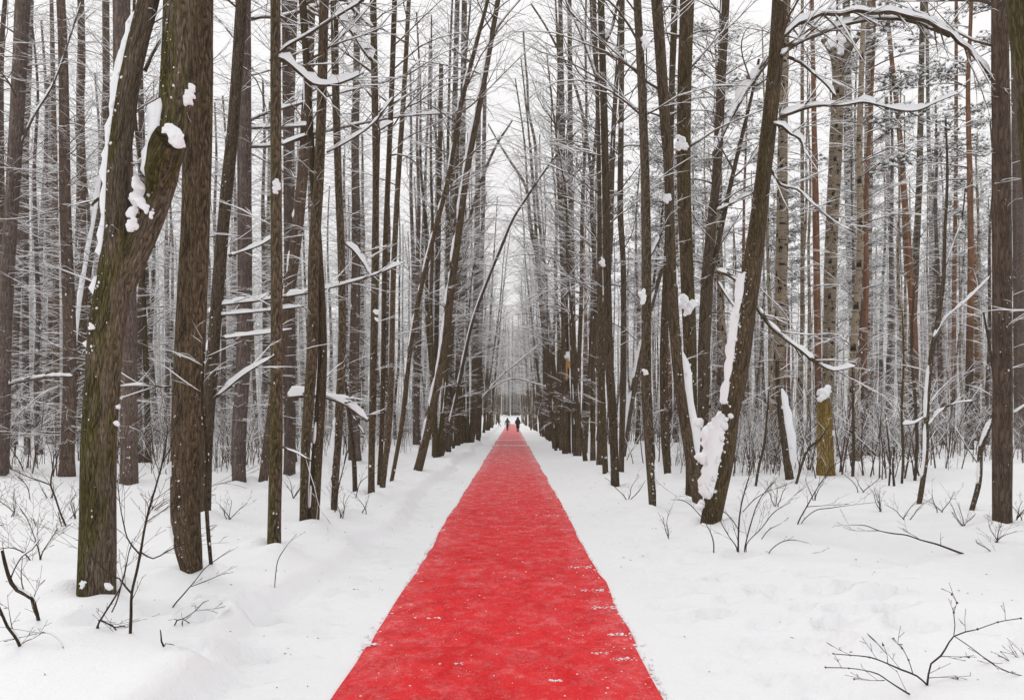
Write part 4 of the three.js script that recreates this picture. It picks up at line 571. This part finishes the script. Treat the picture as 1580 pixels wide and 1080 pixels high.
// ------------------------------------------------------------------ the avenue rows farther on, and the woods on both sides
{
  const r = rng(4242), spots = [], free = (x, Z, d) => spots.every(([a, b, e]) => (a - x) ** 2 + (b - Z) ** 2 > (d + e) ** 2 / 4 * 1) && (spots.push([x, Z, d]), true);
  for (const o of scene.children) if (o.userData.category === 'tree') spots.push([o.position.x, -o.position.z, 1]);
  const put = (proto, x, Z, turn, s, label, group, lean = 0.03) => { if (!/row/.test(group)) later.push([label, group, CX + x / Z * F, scene.children.length]); const c = copyOf(proto, label, group); c.position.set(x, groundY(x, -Z), -Z); c.rotation.set((r() - 0.5) * lean, turn, (r() - 0.5) * lean); c.scale.setScalar(s); return c; };
  const ORD = ['first', 'second', 'third', 'fourth', 'fifth', 'sixth', 'seventh', 'eighth', 'ninth', 'tenth', 'eleventh', 'twelfth', 'thirteenth', 'fourteenth', 'fifteenth', 'sixteenth', 'seventeenth', 'eighteenth', 'nineteenth', 'twentieth'];
  for (const side of [-1, 1]) {
    let Z = side < 0 ? 32 : 27, i = 0;
    while (Z < 185) {
      const x = side * (side < 0 ? 3.05 : 2.7) + (r() - 0.5) * 0.9;
      put(LIME[Math.floor(r() * 5)], x, Z, (side < 0 ? 0 : Math.PI) + (r() - 0.5) * 1.3, 0.82 + 0.35 * r(),
        Z < 62 ? `${ORD[i]} lime of the ${side < 0 ? 'left' : 'right'} avenue row's dense middle stretch, counted along the path` : `thin lime far down the ${side < 0 ? 'left' : 'right'} avenue row, where the trunks merge`,
        (side < 0 ? 'limes of the left avenue row, ' : 'limes of the right avenue row, ') + (Z < 62 ? 'middle stretch' : 'far end'), 0.13);
      Z += (1.4 + 2.2 * r()) * (1 + Z / 75); i++;
    }
  }
  const later = [], L = [['dark conifer', 'dark conifers in the woods left of the avenue'], ['broadleaf tree', 'broadleaf trees in the left woods'], ['snowy sapling', 'saplings in the left woods']];
  const R = [['ringed birch', 'birches in the right woods'], ['orange-topped pine', 'pines in the right woods'], ['snowy sapling', 'saplings in the right woods'], ['broadleaf tree', 'broadleaf trees in the right woods'], ['dark conifer', 'dark conifers in the right woods']];
  let nl = 0, nr = 0;
  for (let k = 0; k < 6000 && (nl < 170 || nr < 150); k++) {
    const side = r() < 0.5 ? -1 : 1, Z = 19 + 62 * Math.sqrt(r()), wide = Z * 0.66 + 2, x = side * (5.2 + (wide - 5.2) * r()), q = r();
    if (Math.abs(x) > wide || (side < 0 ? nl >= 170 : nr >= 150) || (side > 0 && Z < 24 && x > 7)) continue;
    const sap = side < 0 ? q > 0.82 : q > 0.7;
    if (!free(x, Z, sap ? 0.8 : 1.5)) continue;
    const turn = r() * 6.283, s = 0.8 + 0.4 * r();
    if (Math.abs(x) / Z * F > PW / 2 + 8) continue;
    if (side < 0) { nl++; if (sap) put(SAPLING[Math.floor(r() * 3)], x, Z, turn, s, ...L[2], 0.15); else if (q < 0.62) put(LARCH[Math.floor(r() * 3)], x, Z, turn, s, ...L[0]); else put(LIME[Math.floor(r() * 5)], x, Z, turn, s, ...L[1], 0.1); }
    else { nr++; if (sap) put(SAPLING[Math.floor(r() * 3)], x, Z, turn, s, ...R[2], 0.2); else if (q < 0.28) put(BIRCH[Math.floor(r() * 2)], x, Z, turn, s, ...R[0], 0.06); else if (q < 0.48) put(PINE[Math.floor(r() * 2)], x, Z + 3, turn, s, ...R[1], 0.06); else if (q < 0.6) put(LIME[Math.floor(r() * 5)], x, Z, turn, s, ...R[3], 0.1); else put(LARCH[Math.floor(r() * 3)], x, Z, turn, s * 0.9, ...R[4]); }
  }
  const marks = [[-9e9, 'frame edge'], [0, 'left edge'], [112, 'snow-coated leaning stem'], [150, 'mossy fork'], [289, 'stout straight trunk'], [423, 'slim mossy trunk'], [484, 'close stem pair'], [574, 'snow-tufted left trunk'], [655, 'thickest leaning trunk'], [790, 'carpet'], [945, 'nearest right-hand trunk'], [1003, 'narrow-footed tufted trunk'], [1120, 'big leaning trunk'], [1200, 'pale birch'], [1275, 'snow-capped stump'], [1430, 'bent sapling'], [1547, 'tall reddish trunk'], [1580, 'right edge'], [9e9, 'frame edge']];
  const nth = ['first', 'second', 'third', 'fourth', 'fifth', 'sixth', 'seventh', 'eighth', 'ninth', 'tenth', 'eleventh', 'twelfth', 'thirteenth', 'fourteenth', 'fifteenth', 'sixteenth', 'seventeenth', 'eighteenth', 'nineteenth', 'twentieth', 'twenty-first', 'twenty-second', 'twenty-third', 'twenty-fourth', 'twenty-fifth', 'twenty-sixth'], bins = new Map();
  for (const e of later) { let k = 0; while (marks[k + 1][0] < e[2]) k++; const key = e[0] + k; if (!bins.has(key)) bins.set(key, []); bins.get(key).push([...e, k]); }
  for (const list of bins.values()) list.sort((p, q) => p[2] - q[2]).forEach(([what, group, px, at, k], i) => { scene.children[at].userData.label = k === 0 || k === marks.length - 2 ? `${what} just outside the ${k ? 'right' : 'left'} border` : `${nth[i] || 'last'} far ${what} between the ${marks[k][1]} and the ${marks[k + 1][1]}, counted rightwards`; });
  // the far woods, where trunk and twig read as one mass
  const woods = (name, label, category, protos, n, place) => {
    const g = thing(name, label, category, V(0, 0, 0)); g.userData.kind = 'stuff';
    protos.forEach((p) => {
      const list = []; for (let i = 0; i < n / protos.length; i++) { const s = place(); if (s) list.push(s); }
      p.children.forEach((ch) => { const im = new THREE.InstancedMesh(ch.geometry, ch.material, list.length), q = new THREE.Object3D(); im.name = ch.name; im.userData.kind = 'stuff'; list.forEach(([x, Z, s, a], i) => { q.position.set(x, groundY(x, -Z), -Z); q.rotation.set(0, a, 0); q.scale.setScalar(s); q.updateMatrix(); im.setMatrixAt(i, q.matrix); }); g.add(im); });
    });
  };
  woods('distant_woods', 'distant snowy woods beyond the nearer trees, trunks and twigs merging into one grey mass', 'woods', [LARCH[0], LARCH[2], LIME[0], LIME[3], BIRCH[1]], 620, () => { const Z = 72 + 190 * r(), x = (r() - 0.5) * 2 * (Z * 0.66 + 4); return Math.abs(x) < 4.6 && Z < 205 ? null : [x, Z, 0.8 + 0.4 * r(), r() * 6.283]; });
  woods('woods_at_path_end', 'grey distant trees closing the far end of the avenue behind the walkers', 'woods', [LARCH[1], LIME[4]], 150, () => { const Z = 214 + 70 * r(), x = (r() - 0.5) * 24; return [x, Z, 0.9 + 0.4 * r(), r() * 6.283]; });
  const bush = protoTree('undergrowth', 'undergrowth', (g) => {
    const B = new MB(), S = new MB(), rr = rng(91);
    for (let i = 0; i < 16; i++) { const a = rr() * 6.283, d = 1.6 * Math.sqrt(rr()), h = 1 + 2.8 * rr() * rr(); grow(B, S, V(Math.cos(a) * d, -0.1, Math.sin(a) * d), V((rr() - 0.5) * 0.5, 1, (rr() - 0.5) * 0.5), h, 0.006 + 0.005 * h, { seg: 0.34, wig: 0.28, lift: -0.06, snow: 0.011, kids: [9, 3], ref: 2 }, rr); }
    part('twigs', B.build(), M.twig, g); part('snow', S.build(), M.snow, g);
  });
  woods('undergrowth', 'tangle of thin snowy twigs and brush filling the woods between the trunks', 'undergrowth', [bush], 640, () => { const Z = 21 + 100 * r() ** 1.1, side = r() < 0.5 ? -1 : 1, x = side * (5.5 + (Z * 0.66 - 3) * r()); return vn(x * 0.22 + 40, Z * 0.16, 77) < 0.42 ? null : [x, Z, 0.45 + 1.25 * r() * r() + 0.2 * r(), r() * 6.283]; });
}

// ------------------------------------------------------------------ shrubs, twigs and fallen wood in the near snow
let shrubSeed = 60;
function shrub(name, category, label, stems, o = {}) {
  const first = pathOf(stems[0])[0], Z = o.Z || depthAt(first[0], first[1]), m = Z / F, base = at(first[0], first[1], Z), g = thing(name, label, category, base), rnd = rng(shrubSeed++ * 31), B = new MB(), S = new MB();
  stems.forEach((s, k) => {
    const P = pathOf(s), sl = (o.slope ?? 0.02) * (k % 2 ? 1 : -1), c = P.map(([x, y], i) => at(x, y, Z + sl * i).sub(base)), w = P.map((p) => p[2] * 0.33 * m);
    if (o.root !== false && s.includes('!') === false && P[0][1] > first[1] - 14) { c.unshift(c[0].clone().add(V(0, -0.14, 0))); w.unshift(w[0]); }
    const [pts, rad] = sampled(c, w, 0.05), b = new MB(); b.tube(pts, rad, 7, { tw: 0.2, th: 0.4, noise: (a, l) => 0.2 * (vn(l * 14, a, k) - 0.5), col: tone(k + 3), cap: true });
    part('stem', b.build(), o.mat || M.lime, g); if (o.snow) S.lie(pts, rad, o.snow, rnd);
    const n = o.twigs ?? Math.round(pts.length / 5);
    for (let i = 0; i < n; i++) {
      const q = Math.min(pts.length - 2, Math.floor(pts.length * (0.2 + 0.8 * (i + rnd()) / n))), T = V().subVectors(pts[q + 1], pts[q]).normalize();
      grow(B, o.tsnow > 0 ? S : null, pts[q], V().addScaledVector(T, 0.8).add(V((rnd() - 0.5) * 1.3, (rnd() - 0.2) * 0.8, (rnd() - 0.5) * 1.3)), (o.len ?? 0.4) * (0.35 + 0.8 * rnd()), Math.max(0.0016, rad[q] * 0.42), { seg: 0.08, wig: 0.3, lift: 0.05, snow: o.tsnow ?? 0.006, kids: [3, 1.4], ref: 0.4 }, rnd);
    }
  });
  if (B.n) part('twigs', B.build(), M.twig, g, 'stuff'); if (S.n) part('snow', S.build(), M.snow, g, 'stuff');
  return [g, rnd, Z, base, m];
}
shrub('sapling', 'sapling', 'young branching sapling rooted in the snow just right of the mossy forked tree', ['200,977,7 201,950,7 202,916,6 209,885,6 215,856,6 223,810,5 232,775,5 238,755,4 249,715,4 254,690,3 258,660,2', '202,916,5 192,905,4 183,893,3 168,887,3 150,868,2 130,850,2', '215,856,4 205,845,4 195,830,3 190,810,3 184,780,2 180,740,2', '216,852,4 235,862,3 258,850,3 285,838,2', '224,806,3 240,795,2 262,780,2 285,760,2', '238,755,3 244,730,2 236,705,2 232,660,2', '249,715,3 262,690,2 268,672,2'], { len: 0.5, twigs: 6 });
shrub('shrub', 'shrub', 'small dark twiggy stems leaning by the left of the young branching sapling', ['148,969,4 158,950,4 172,928,4 185,905,3 192,880,3 198,850,2 203,835,2', '171,945,3 178,930,3 188,895,3 195,865,2', '186,990,4 180,975,3 172,965,3 150,957,2', '152,957,3 176,968,3 192,966,2'], { len: 0.3, twigs: 3 });
shrub('shrub', 'shrub', 'thick crooked dark stem bending out of the snow at the left edge', ['58,957,8 53,938,8 48,924,9 37,917,9 25,911,9 16,900,9 11,887,8 6,868,8 2,850,7', '50,924,2 58,905,2 68,895,2', '14,895,4 20,880,3 33,858,3 48,848,3 60,832,2'], { len: 0.35, twigs: 3, snow: 0.012 });
shrub('shrub', 'shrub', 'straight dark stem poking out below the crooked one at the left edge', ['29,997,7 20,980,7 10,967,7 0,944,6 -12,920,6', '96,996,3 85,983,3 70,976,3 50,979,2 5,990,2', '30,995,2 50,985,2 65,975,2'], { len: 0.3, twigs: 2, snow: 0.01 });
shrub('shrub', 'shrub', 'spray of fine bare twigs arching over the snow left of the mossy tree', ['100,812,4 93,795,4 84,768,4 77,748,4 80,725,3 84,700,2 100,685,2', '76,748,3 60,742,3 40,735,2 5,718,2', '45,770,2 40,750,2 25,735,2', '122,885,3 112,868,3 95,855,3 60,832,3 25,815,2 0,810,2', '120,880,2 108,840,2 95,815,2 88,790,2', '118,875,3 90,852,2 60,826,2 50,800,2'], { len: 0.6, twigs: 8 });
shrub('shrub', 'shrub', 'low tangle of thin twigs in the snow at far left, below the leaning trunk', ['45,865,3 30,850,3 12,845,2 -5,848,2', '60,858,3 52,830,2 40,800,2 30,785,2', '62,858,3 75,835,2 88,815,2', '20,790,2 5,778,2 -8,770,2'], { len: 0.5, twigs: 7 });
shrub('shrub', 'shrub', 'broken stub of a twig sticking up alone left of the carpet', ['252,998,5 248,990,4 247,978,3 246,972,2', '254,993,2 262,994,2 270,996,1'], { twigs: 0 });
shrub('shrub', 'shrub', 'long bare twig slanting up right of the young branching sapling', ['263,942,3 283,916,3 300,896,2 316,876,2 335,862,2 355,848,1', '294,905,2 318,896,2 340,887,1 359,883,1'], { len: 0.25, twigs: 2 });
shrub('shrub', 'shrub', 'low forked twig lying on the snow above the broken stub', ['267,967,3 272,957,3 281,955,2 301,942,2 312,930,2 321,926,1', '281,955,2 292,962,2 306,967,1 321,969,1', '300,943,1 318,941,1 335,946,1'], { len: 0.2, twigs: 2 });
shrub('shrub', 'shrub', 'single hair-thin twig standing right of the slim straight trunk nearest the path', ['423,905,2 424,890,2 428,864,2 436,850,2 443,840,1 457,824,1'], { len: 0.2, twigs: 2 });
shrub('shrub', 'shrub', 'thin twigs round the foot of the short crooked broken-topped trunk', ['516,790,3 522,750,3 530,718,2 537,690,2', '530,716,2 534,690,2 530,672,2', '548,768,2 555,745,2 566,735,1'], { len: 0.4, twigs: 5 });
shrub('shrub', 'shrub', 'bare upright shrub in front of the big leaning trunk on the right', ['1139,849,4 1140,810,4 1144,778,3 1152,748,3 1157,732,2 1164,712,2', '1149,848,3 1158,810,3 1170,775,2 1184,755,2 1196,742,2', '1101,838,3 1094,817,2 1078,793,2 1056,773,2 1035,771,1', '1137,846,3 1125,828,2 1112,805,2 1098,770,2', '1141,820,2 1128,800,2 1110,785,2 1095,778,1', '1146,790,2 1165,770,2 1190,755,1', '1152,840,2 1175,815,2 1195,790,2 1220,775,1'], { len: 0.4, twigs: 5, tsnow: 0 });
shrub('shrub', 'shrub', 'long thin shoots arching out of the snow below the snow-capped stump', ['1231,809,3 1246,780,3 1262,752,2 1276,732,2 1290,716,2 1310,706,1', '1236,809,2 1258,788,2 1281,784,2 1317,779,1 1352,775,1', '1245,782,2 1275,780,1 1310,778,1'], { len: 0.35, twigs: 4 });
shrub('shrub', 'shrub', 'small bent twigs on the snow right of the upright shrub', ['1186,854,2 1203,838,2 1220,833,2 1235,835,1 1248,838,1', '1175,832,2 1186,818,2 1205,808,1', '1243,857,1 1258,853,1 1276,855,1'], { len: 0.18, twigs: 2 });
shrub('fallen_branch', 'branch', 'long bare branch lying across the snow at the right edge', ['1640,905,7 1580,881,6 1556,873,6 1534,867,5 1510,862,5 1484,854,5 1446,840,4 1420,833,3 1400,826,3 1376,823,3 1357,819,2 1335,811,2 1312,810,1', '1600,876,4 1580,871,4 1566,866,3 1548,863,3 1534,855,3 1520,844,2 1508,838,2 1506,832,1', '1357,819,2 1335,819,1 1313,818,1 1301,813,1', '1420,833,2 1408,825,1 1394,819,1'], { len: 0.25, twigs: 3, Z: 9.2, root: false, slope: 0.012 });
{
  const [g, r, Z, base, m] = shrub('shrub', 'shrub', 'bare branching shrub with tiny buds at the bottom right corner', ['1441,1082,5 1431,1057,5 1433,1040,4 1437,1024,4 1452,1012,4 1472,982,3 1490,975,3 1509,971,2 1540,960,2 1576,954,2', '1431,1057,4 1415,1043,4 1390,1033,4 1365,1022,3 1342,1014,3 1312,1011,2 1286,1009,2', '1433,1077,4 1410,1074,4 1390,1063,4 1370,1050,3 1355,1040,3 1332,1034,2 1310,1031,2 1274,1030,2', '1472,982,2 1474,965,2 1472,945,2 1477,930,1 1469,917,1', '1409,1040,2 1402,1018,2 1392,1000,1 1379,985,1', '1370,1024,2 1369,1010,1 1363,995,1', '1450,1013,2 1472,1013,1 1495,1014,1', '1434,1046,2 1455,1045,1 1478,1047,1', '1365,1050,2 1345,1050,1 1318,1048,1', '1472,981,2 1500,1000,2 1530,1023,2 1560,1038,2 1590,1045,2'], { len: 0.16, twigs: 3, tsnow: 0, slope: 0.012, Z: 4.75 });
  const bd = new MB(); for (const s of ['1509,971 1540,960 1576,954 1477,930 1469,917 1472,945 1312,1011 1286,1009 1274,1030 1310,1031 1379,985 1392,1000 1363,995 1495,1014 1478,1047 1318,1048 1402,1018 1342,1014']) for (const [x, y] of pathOf(s)) bd.blob(at(x, y, Z - 0.01).sub(base), V(0.4, 1, 0.2), 2.2 * m, r, 0.8); part('buds', bd.build(), M.twig, g, 'stuff');
}
{
  const [g, r, Z, base, m] = shrub('shrub', 'shrub', 'spiky bunch of twigs with dry tan leaves at the right edge near the bottom', ['1600,1062,4 1575,1050,3 1560,1040,3 1535,1025,2 1512,1010,2', '1600,1060,3 1570,1048,3 1540,1040,2 1514,1036,2', '1600,1056,3 1570,1030,2 1550,1015,2 1540,1012,1', '1602,1056,3 1580,1030,2 1565,1010,1 1548,1006,1', '1600,1062,3 1570,1058,2 1545,1054,2 1518,1062,2', '1600,1050,3 1588,1020,2 1578,1005,1'], { len: 0.18, twigs: 4, tsnow: 0, Z: 5.1, root: false });
  const lf = new MB(); for (const [x, y, s] of [[1572, 1043, 9], [1577, 1060, 10], [1566, 1036, 5], [1581, 1049, 9]]) { const c = at(x, y, Z - 0.03).sub(base), a = V(r() - 0.5, 0.9, r() - 0.3).normalize(), b = V(1, r() - 0.5, 0.4).normalize(), n = V().crossVectors(a, b), k = [[0, -1, 0], [0.5, -0.3, 0.2], [0.45, 0.4, 0.1], [0, 1, -0.25], [-0.45, 0.4, 0.1], [-0.5, -0.3, 0.2]].map(([u, v, w]) => lf.vert(c.clone().addScaledVector(a, v * s * m).addScaledVector(b, u * s * m).addScaledVector(n, w * s * m), n, 0, 0)); for (let i = 1; i < 5; i++) lf.I.push(k[0], k[i], k[i + 1]); }
  part('leaves', lf.build(), M.dry, g, 'stuff');
}

{
  const r = rng(909), word = ['sprig of bare twigs', 'thin bare shoot', 'few fine twigs', 'wispy bare seedling'], pos = ['between the mossy fork and the stout straight trunk', 'between the stout straight trunk and the slim mossy trunk', 'between the slim mossy trunk and the close stem pair', 'left of the carpet, below the snow-tufted left trunk', 'right of the nearest right-hand trunk', 'below the narrow-footed tufted trunk', 'between the big leaning trunk and the pale birch', 'in front of the snow-capped stump', 'right of the snow-capped stump', 'between the stump and the bent sapling', 'left of the bent sapling foot', 'right of the bent sapling foot', 'left of the tall reddish trunk', 'right of the tall reddish trunk', 'below the tall reddish trunk', 'at the left edge beside the leaning edge trunk', 'left of the mossy fork', 'far left, below the snow-coated leaning stem', 'between the curving slim trunk and the crooked thin trunk'];
  [[232, 790], [352, 800], [452, 770], [560, 790], [968, 770], [1030, 830], [1195, 780], [1256, 770], [1330, 760], [1362, 790], [1400, 800], [1452, 790], [1490, 815], [1572, 800], [1540, 840], [20, 800], [110, 800], [75, 770], [528, 800]].forEach(([px, py], i) => {
    const n = 2 + Math.floor(r() * 3), st = []; for (let k = 0; k < n; k++) { let x = px + (r() - 0.5) * 12, y = py + (r() - 0.5) * 6, a = (r() - 0.5) * 1.6, s = ''; for (let j = 0; j < 5; j++) { s += `${x.toFixed(1)},${y.toFixed(1)},${(2.2 - j * 0.36).toFixed(1)} `; const L = 5 + 11 * r(); x += Math.sin(a) * L; y -= Math.cos(a) * L * 0.8; a += (r() - 0.5) * 0.7; } st.push(s.trim()); }
    shrub('shrub', 'shrub', `${word[i % 4]} in the snow ${pos[i]}`, st, { len: 0.28, twigs: 4 });
  });
}

{
  const b = new MB(), r = rng(51); for (let i = 0; i < 420; i++) { const Z = 5 + 22 * r(), x = (r() < 0.5 ? -1 : 1) * (1.3 + 8 * r() * r()), a = r() * 6.283, L = 0.004 + 0.016 * r() ** 3, p = V(x, groundY(x, -Z) + 0.002, -Z); b.tube([p, p.clone().add(V(Math.cos(a) * L, 0.004, Math.sin(a) * L)), p.clone().add(V(Math.cos(a) * L * 2, 0.002, Math.sin(a + 0.4) * L * 2))], [0.0025, 0.003, 0.001], 4); }
  const m = new THREE.Mesh(b.build(), M.twig); m.name = 'bark_litter'; m.userData = { kind: 'stuff', label: 'tiny dark crumbs of bark and bud scattered over the snow', category: 'litter' }; scene.add(m);
}

// ------------------------------------------------------------------ the nesting box on its trunk
tree('lime_tree', 'dark trunk of the right row that carries the wooden nesting box', ['876,699,10 875,640,11 873,560,11 871,450,10 868,250,9 864,0,7', '886,705,9 885,620,11 883,500,10 880,300,9 878,0,7'], { dz: 0.1, twigs: 12 });
{
  const Z = depthAt(876, 699) - 0.42, m = Z / F, g = thing('nesting_box', 'small orange-brown wooden nesting box under tall snow, on a trunk right of the path', 'nesting box', at(875, 562, Z));
  g.rotation.y = -0.62;
  const box = (w, h, d, x, y, z, name, parent, rz = 0) => { const b = new THREE.BoxGeometry(w, h, d, 1, 1, 1); b.rotateZ(rz); b.translate(x, y, z); const c = new Float32Array(b.attributes.position.count * 3).fill(1); b.setAttribute('color', new THREE.BufferAttribute(c, 3)); return part(name, b, M.wood, parent); };
  const t = 0.025, W = 0.2, D = 0.27, H = 0.31;
  const fr = new THREE.Shape(); fr.moveTo(-D / 2, -H / 2); fr.lineTo(D / 2, -H / 2); fr.lineTo(D / 2, H / 2 - 0.05); fr.lineTo(-D / 2, H / 2 + 0.03); fr.closePath(); const ho = new THREE.Path(); ho.absarc(-0.02, 0.07, 0.032, 0, 6.283, true); fr.holes.push(ho);
  const fg = new THREE.ExtrudeGeometry(fr, { depth: t, bevelEnabled: false, curveSegments: 10 }); fg.rotateY(-Math.PI / 2); fg.translate(-W / 2 + t, 0, 0); fg.setAttribute('color', new THREE.BufferAttribute(new Float32Array(fg.attributes.position.count * 3).fill(0.8), 3));
  part('front_panel', fg, M.wood, g);
  box(W - 2 * t, H - 0.02, t, 0, -0.012, D / 2 - t / 2 - 0.002, 'side_panel', g); box(W - 2 * t, H - 0.02, t, 0, -0.012, -D / 2 + t / 2 + 0.002, 'side_panel', g); box(t, H, D, W / 2 - t / 2, -0.002, 0, 'back_panel', g); box(W - 2 * t, t, D - 2 * t - 0.006, 0, -H / 2 + t, 0, 'floor_panel', g);
  box(W + 0.16, t, D + 0.1, -0.04, H / 2 + 0.055, 0, 'roof', g, 0.16); box(0.09, 0.86, t, 0.05, -0.3, D / 2 + 0.01, 'batten', g).userData.label = 'pale upright batten that the box is nailed to';
  const pc = new THREE.CylinderGeometry(0.009, 0.009, 0.1, 8); pc.rotateZ(Math.PI / 2); pc.translate(-W / 2 - 0.05, -0.02, -0.02); pc.setAttribute('color', new THREE.BufferAttribute(new Float32Array(pc.attributes.position.count * 3).fill(0.8), 3)); part('perch', pc, M.wood, g);
  const s = new MB(), r = rng(3); s.blob(V(-0.03, H / 2 + 0.19, 0), V(-0.3, 1, 0), 0.25, r, 0.95, 0.9); s.blob(V(-0.13, H / 2 + 0.3, 0.02), V(-0.3, 1, 0), 0.17, r, 0.9, 0.9); s.blob(V(0.06, H / 2 + 0.12, 0), V(0.2, 1, 0), 0.16, r, 0.8, 0.9); part('snow', s.build(), M.snow, g);
}
// ------------------------------------------------------------------ the people far down the carpet
const cloth = new THREE.MeshStandardMaterial({ color: lin(1, 1, 1), roughness: 0.9, vertexColors: true });
const handGeo = (col) => {                                                // gloved hand hanging down, fingers slightly curled
  const b = [[V(0, 0, 0), V(0, -0.075, 0.004), 0.026, 0.03, 1.6]];
  [[-0.026, 0.06], [-0.009, 0.07], [0.009, 0.066], [0.025, 0.052]].forEach(([x, l]) => { const m = V(x * 1.1, -0.08 - l * 0.55, 0.012), e = V(x * 1.1, -0.08 - l * 0.95, 0.032); b.push([V(x, -0.075, 0.003), m, 0.0105, 0.0095, 1], [m, e, 0.0095, 0.008, 1]); });
  const t = V(0.045, -0.055, 0.02); b.push([V(0.022, -0.02, 0.006), t, 0.013, 0.011, 1], [t, V(0.048, -0.085, 0.03), 0.011, 0.009, 1]);
  return meshField(b, V(-0.09, -0.19, -0.1), V(0.09, 0.04, 0.1), 64, 260, () => col);
};
function person(label, px, py, H, o) {
  const Z = depthAt(px, py), x = (px - CX) / F * Z, g = thing('person', label, 'person', V(x, groundY(x, -Z) + (Math.abs(x) < 1 ? 0.02 : 0), -Z)), k = H / 1.7, st = o.stride, B = [], add = (a, b, ra, rb, sq) => B.push([a, b, ra, rb, sq]);
  const hip = V(0, 0.9, 0), neck = V(o.lean * 0.5, 1.42, -o.fwd * 0.5), head = V(o.lean * 0.58, 1.585, -o.fwd * 0.6);
  add(hip, V(o.lean * 0.2, 1.12, -o.fwd * 0.2), 0.16, 0.15, 1.25); add(V(o.lean * 0.2, 1.12, -o.fwd * 0.2), V(o.lean * 0.45, 1.33, -o.fwd * 0.42), 0.155, 0.165, 1.3); add(V(o.lean * 0.45 - 0.14, 1.37, -o.fwd * 0.45), V(o.lean * 0.45 + 0.14, 1.37, -o.fwd * 0.45), 0.075, 0.075, 1); add(neck, head, 0.06, 0.06, 1); add(head.clone().add(V(0, 0.01, 0)), head.clone().add(V(0, 0.035, 0.01)), 0.1, 0.098, 1.0);
  if (o.hood) { add(head.clone().add(V(0, 0.03, 0.02)), head.clone().add(V(0, -0.03, 0.05)), 0.118, 0.1, 1); add(neck.clone().add(V(0, -0.02, 0.05)), neck.clone().add(V(0, 0.06, 0.04)), 0.11, 0.1, 1); } else add(head.clone().add(V(0, 0.07, 0.005)), head.clone().add(V(0, 0.1, 0.005)), 0.095, 0.07, 1);
  add(head.clone().add(V(0, -0.005, -0.1)), head.clone().add(V(0, -0.02, -0.112)), 0.016, 0.02, 1);            // nose
  for (const s of [-1, 1]) add(head.clone().add(V(s * 0.1, 0, 0.01)), head.clone().add(V(s * 0.104, 0.03, 0.015)), 0.014, 0.018, 1);
  if (o.coat) add(V(0, 0.98, 0), V(0, 0.62, 0), 0.165, 0.2, 1.25);
  const hands = [];
  for (const s of [-1, 1]) {
    const f = s * st, knee = V(s * 0.09, 0.49, -f * 0.16 - 0.03), ank = V(s * 0.085 + (o.kick && s > 0 ? 0.3 : 0), 0.09 + (f < 0 ? 0.03 : 0), -f * 0.26 + (f < 0 ? 0.05 : 0));
    add(V(s * 0.085, 0.88, 0), knee, 0.098, 0.066, 1); add(knee, ank, 0.062, 0.045, 1); add(ank.clone().add(V(0, -0.03, 0.03)), ank.clone().add(V(0, -0.045, -0.15)), 0.048, 0.042, 1);
    const sh = V(o.lean * 0.45 + s * 0.19, 1.36, -o.fwd * 0.45), el = o.arms === 'pocket' ? V(s * 0.29, 1.1, 0.06) : V(s * 0.3, 1.1, f * 0.1), wr = o.arms === 'pocket' ? V(s * 0.2, 0.94, -0.06) : V(s * 0.31, 0.88, f * 0.16 - 0.08);
    add(sh, el, 0.062, 0.05, 1); add(el, wr, 0.05, 0.04, 1); if (o.arms !== 'pocket') hands.push(wr);
  }
  const body = meshField(B, V(-0.55, -0.05, -0.6), V(0.55, 1.8, 0.6), 84, 34, (p) => {
    const n = 0.85 + 0.3 * vn(p.x * 14, p.y * 14 + p.z * 9, 3), c = p.y > 1.49 ? (p.z < head.z - 0.055 && p.y < head.y + 0.055 ? [0.4, 0.22, 0.16] : o.hat) : p.y < 0.13 ? [0.012, 0.011, 0.012] : p.y < (o.coat ? 0.5 : 0.84) && Math.abs(p.x) < 0.24 ? o.legs : o.jacket;
    return c.map((e) => e * n);
  });
  body.scale(k, k, k); part('body', body, cloth, g); g.rotation.y = o.turn;
  hands.forEach((w, i) => { const h = handGeo(o.gloves); if (i === 0) h.scale(-1, 1, 1); h.translate(w.x, w.y, w.z); h.scale(k, k, k); part('hand', h, cloth, g); });
  if (o.poles) hands.forEach((w, i) => { const b = new MB(), a = w.clone().add(V(0, -0.06, -0.02)), e = V(w.x * 1.15, 0.0, w.z + 0.32); b.tube([a.clone().lerp(e, -0.09), a.clone().lerp(e, 0.5), e].map((q) => q.multiplyScalar(k)), [0.011, 0.009, 0.006], 6, { cap: true }); part('walking_pole', b.build(), M.twig, g); });
  return g;
}
person('walker in a reddish-brown jacket and dark trousers on the left half of the carpet', 782.5, 665, 1.52, { stride: 1, lean: 0, fwd: 0.03, hood: false, arms: 'swing', poles: true, hat: [0.03, 0.016, 0.018], jacket: [0.085, 0.045, 0.045], legs: [0.016, 0.013, 0.018], gloves: [0.02, 0.016, 0.016], turn: 0.1 });
person('taller walker in long dark hooded clothes on the right half of the carpet', 798.5, 667, 1.62, { stride: -0.7, lean: 0, fwd: 0.05, hood: true, coat: true, arms: 'pocket', hat: [0.012, 0.012, 0.017], jacket: [0.013, 0.014, 0.022], legs: [0.012, 0.012, 0.017], gloves: [0.01, 0.01, 0.01], turn: -0.08 });
person('small figure in black leaning by the trunks at the left verge, far off', 769.5, 657.5, 1.35, { stride: 1, lean: -0.42, fwd: 0.05, kick: true, hood: true, arms: 'swing', hat: [0.012, 0.012, 0.014], jacket: [0.013, 0.013, 0.016], legs: [0.013, 0.013, 0.016], gloves: [0.012, 0.012, 0.012], turn: 0.2 });

scene.traverse((o) => { if (o.isMesh) { o.castShadow = true; o.receiveShadow = true; } });
renderer.render(scene, camera);
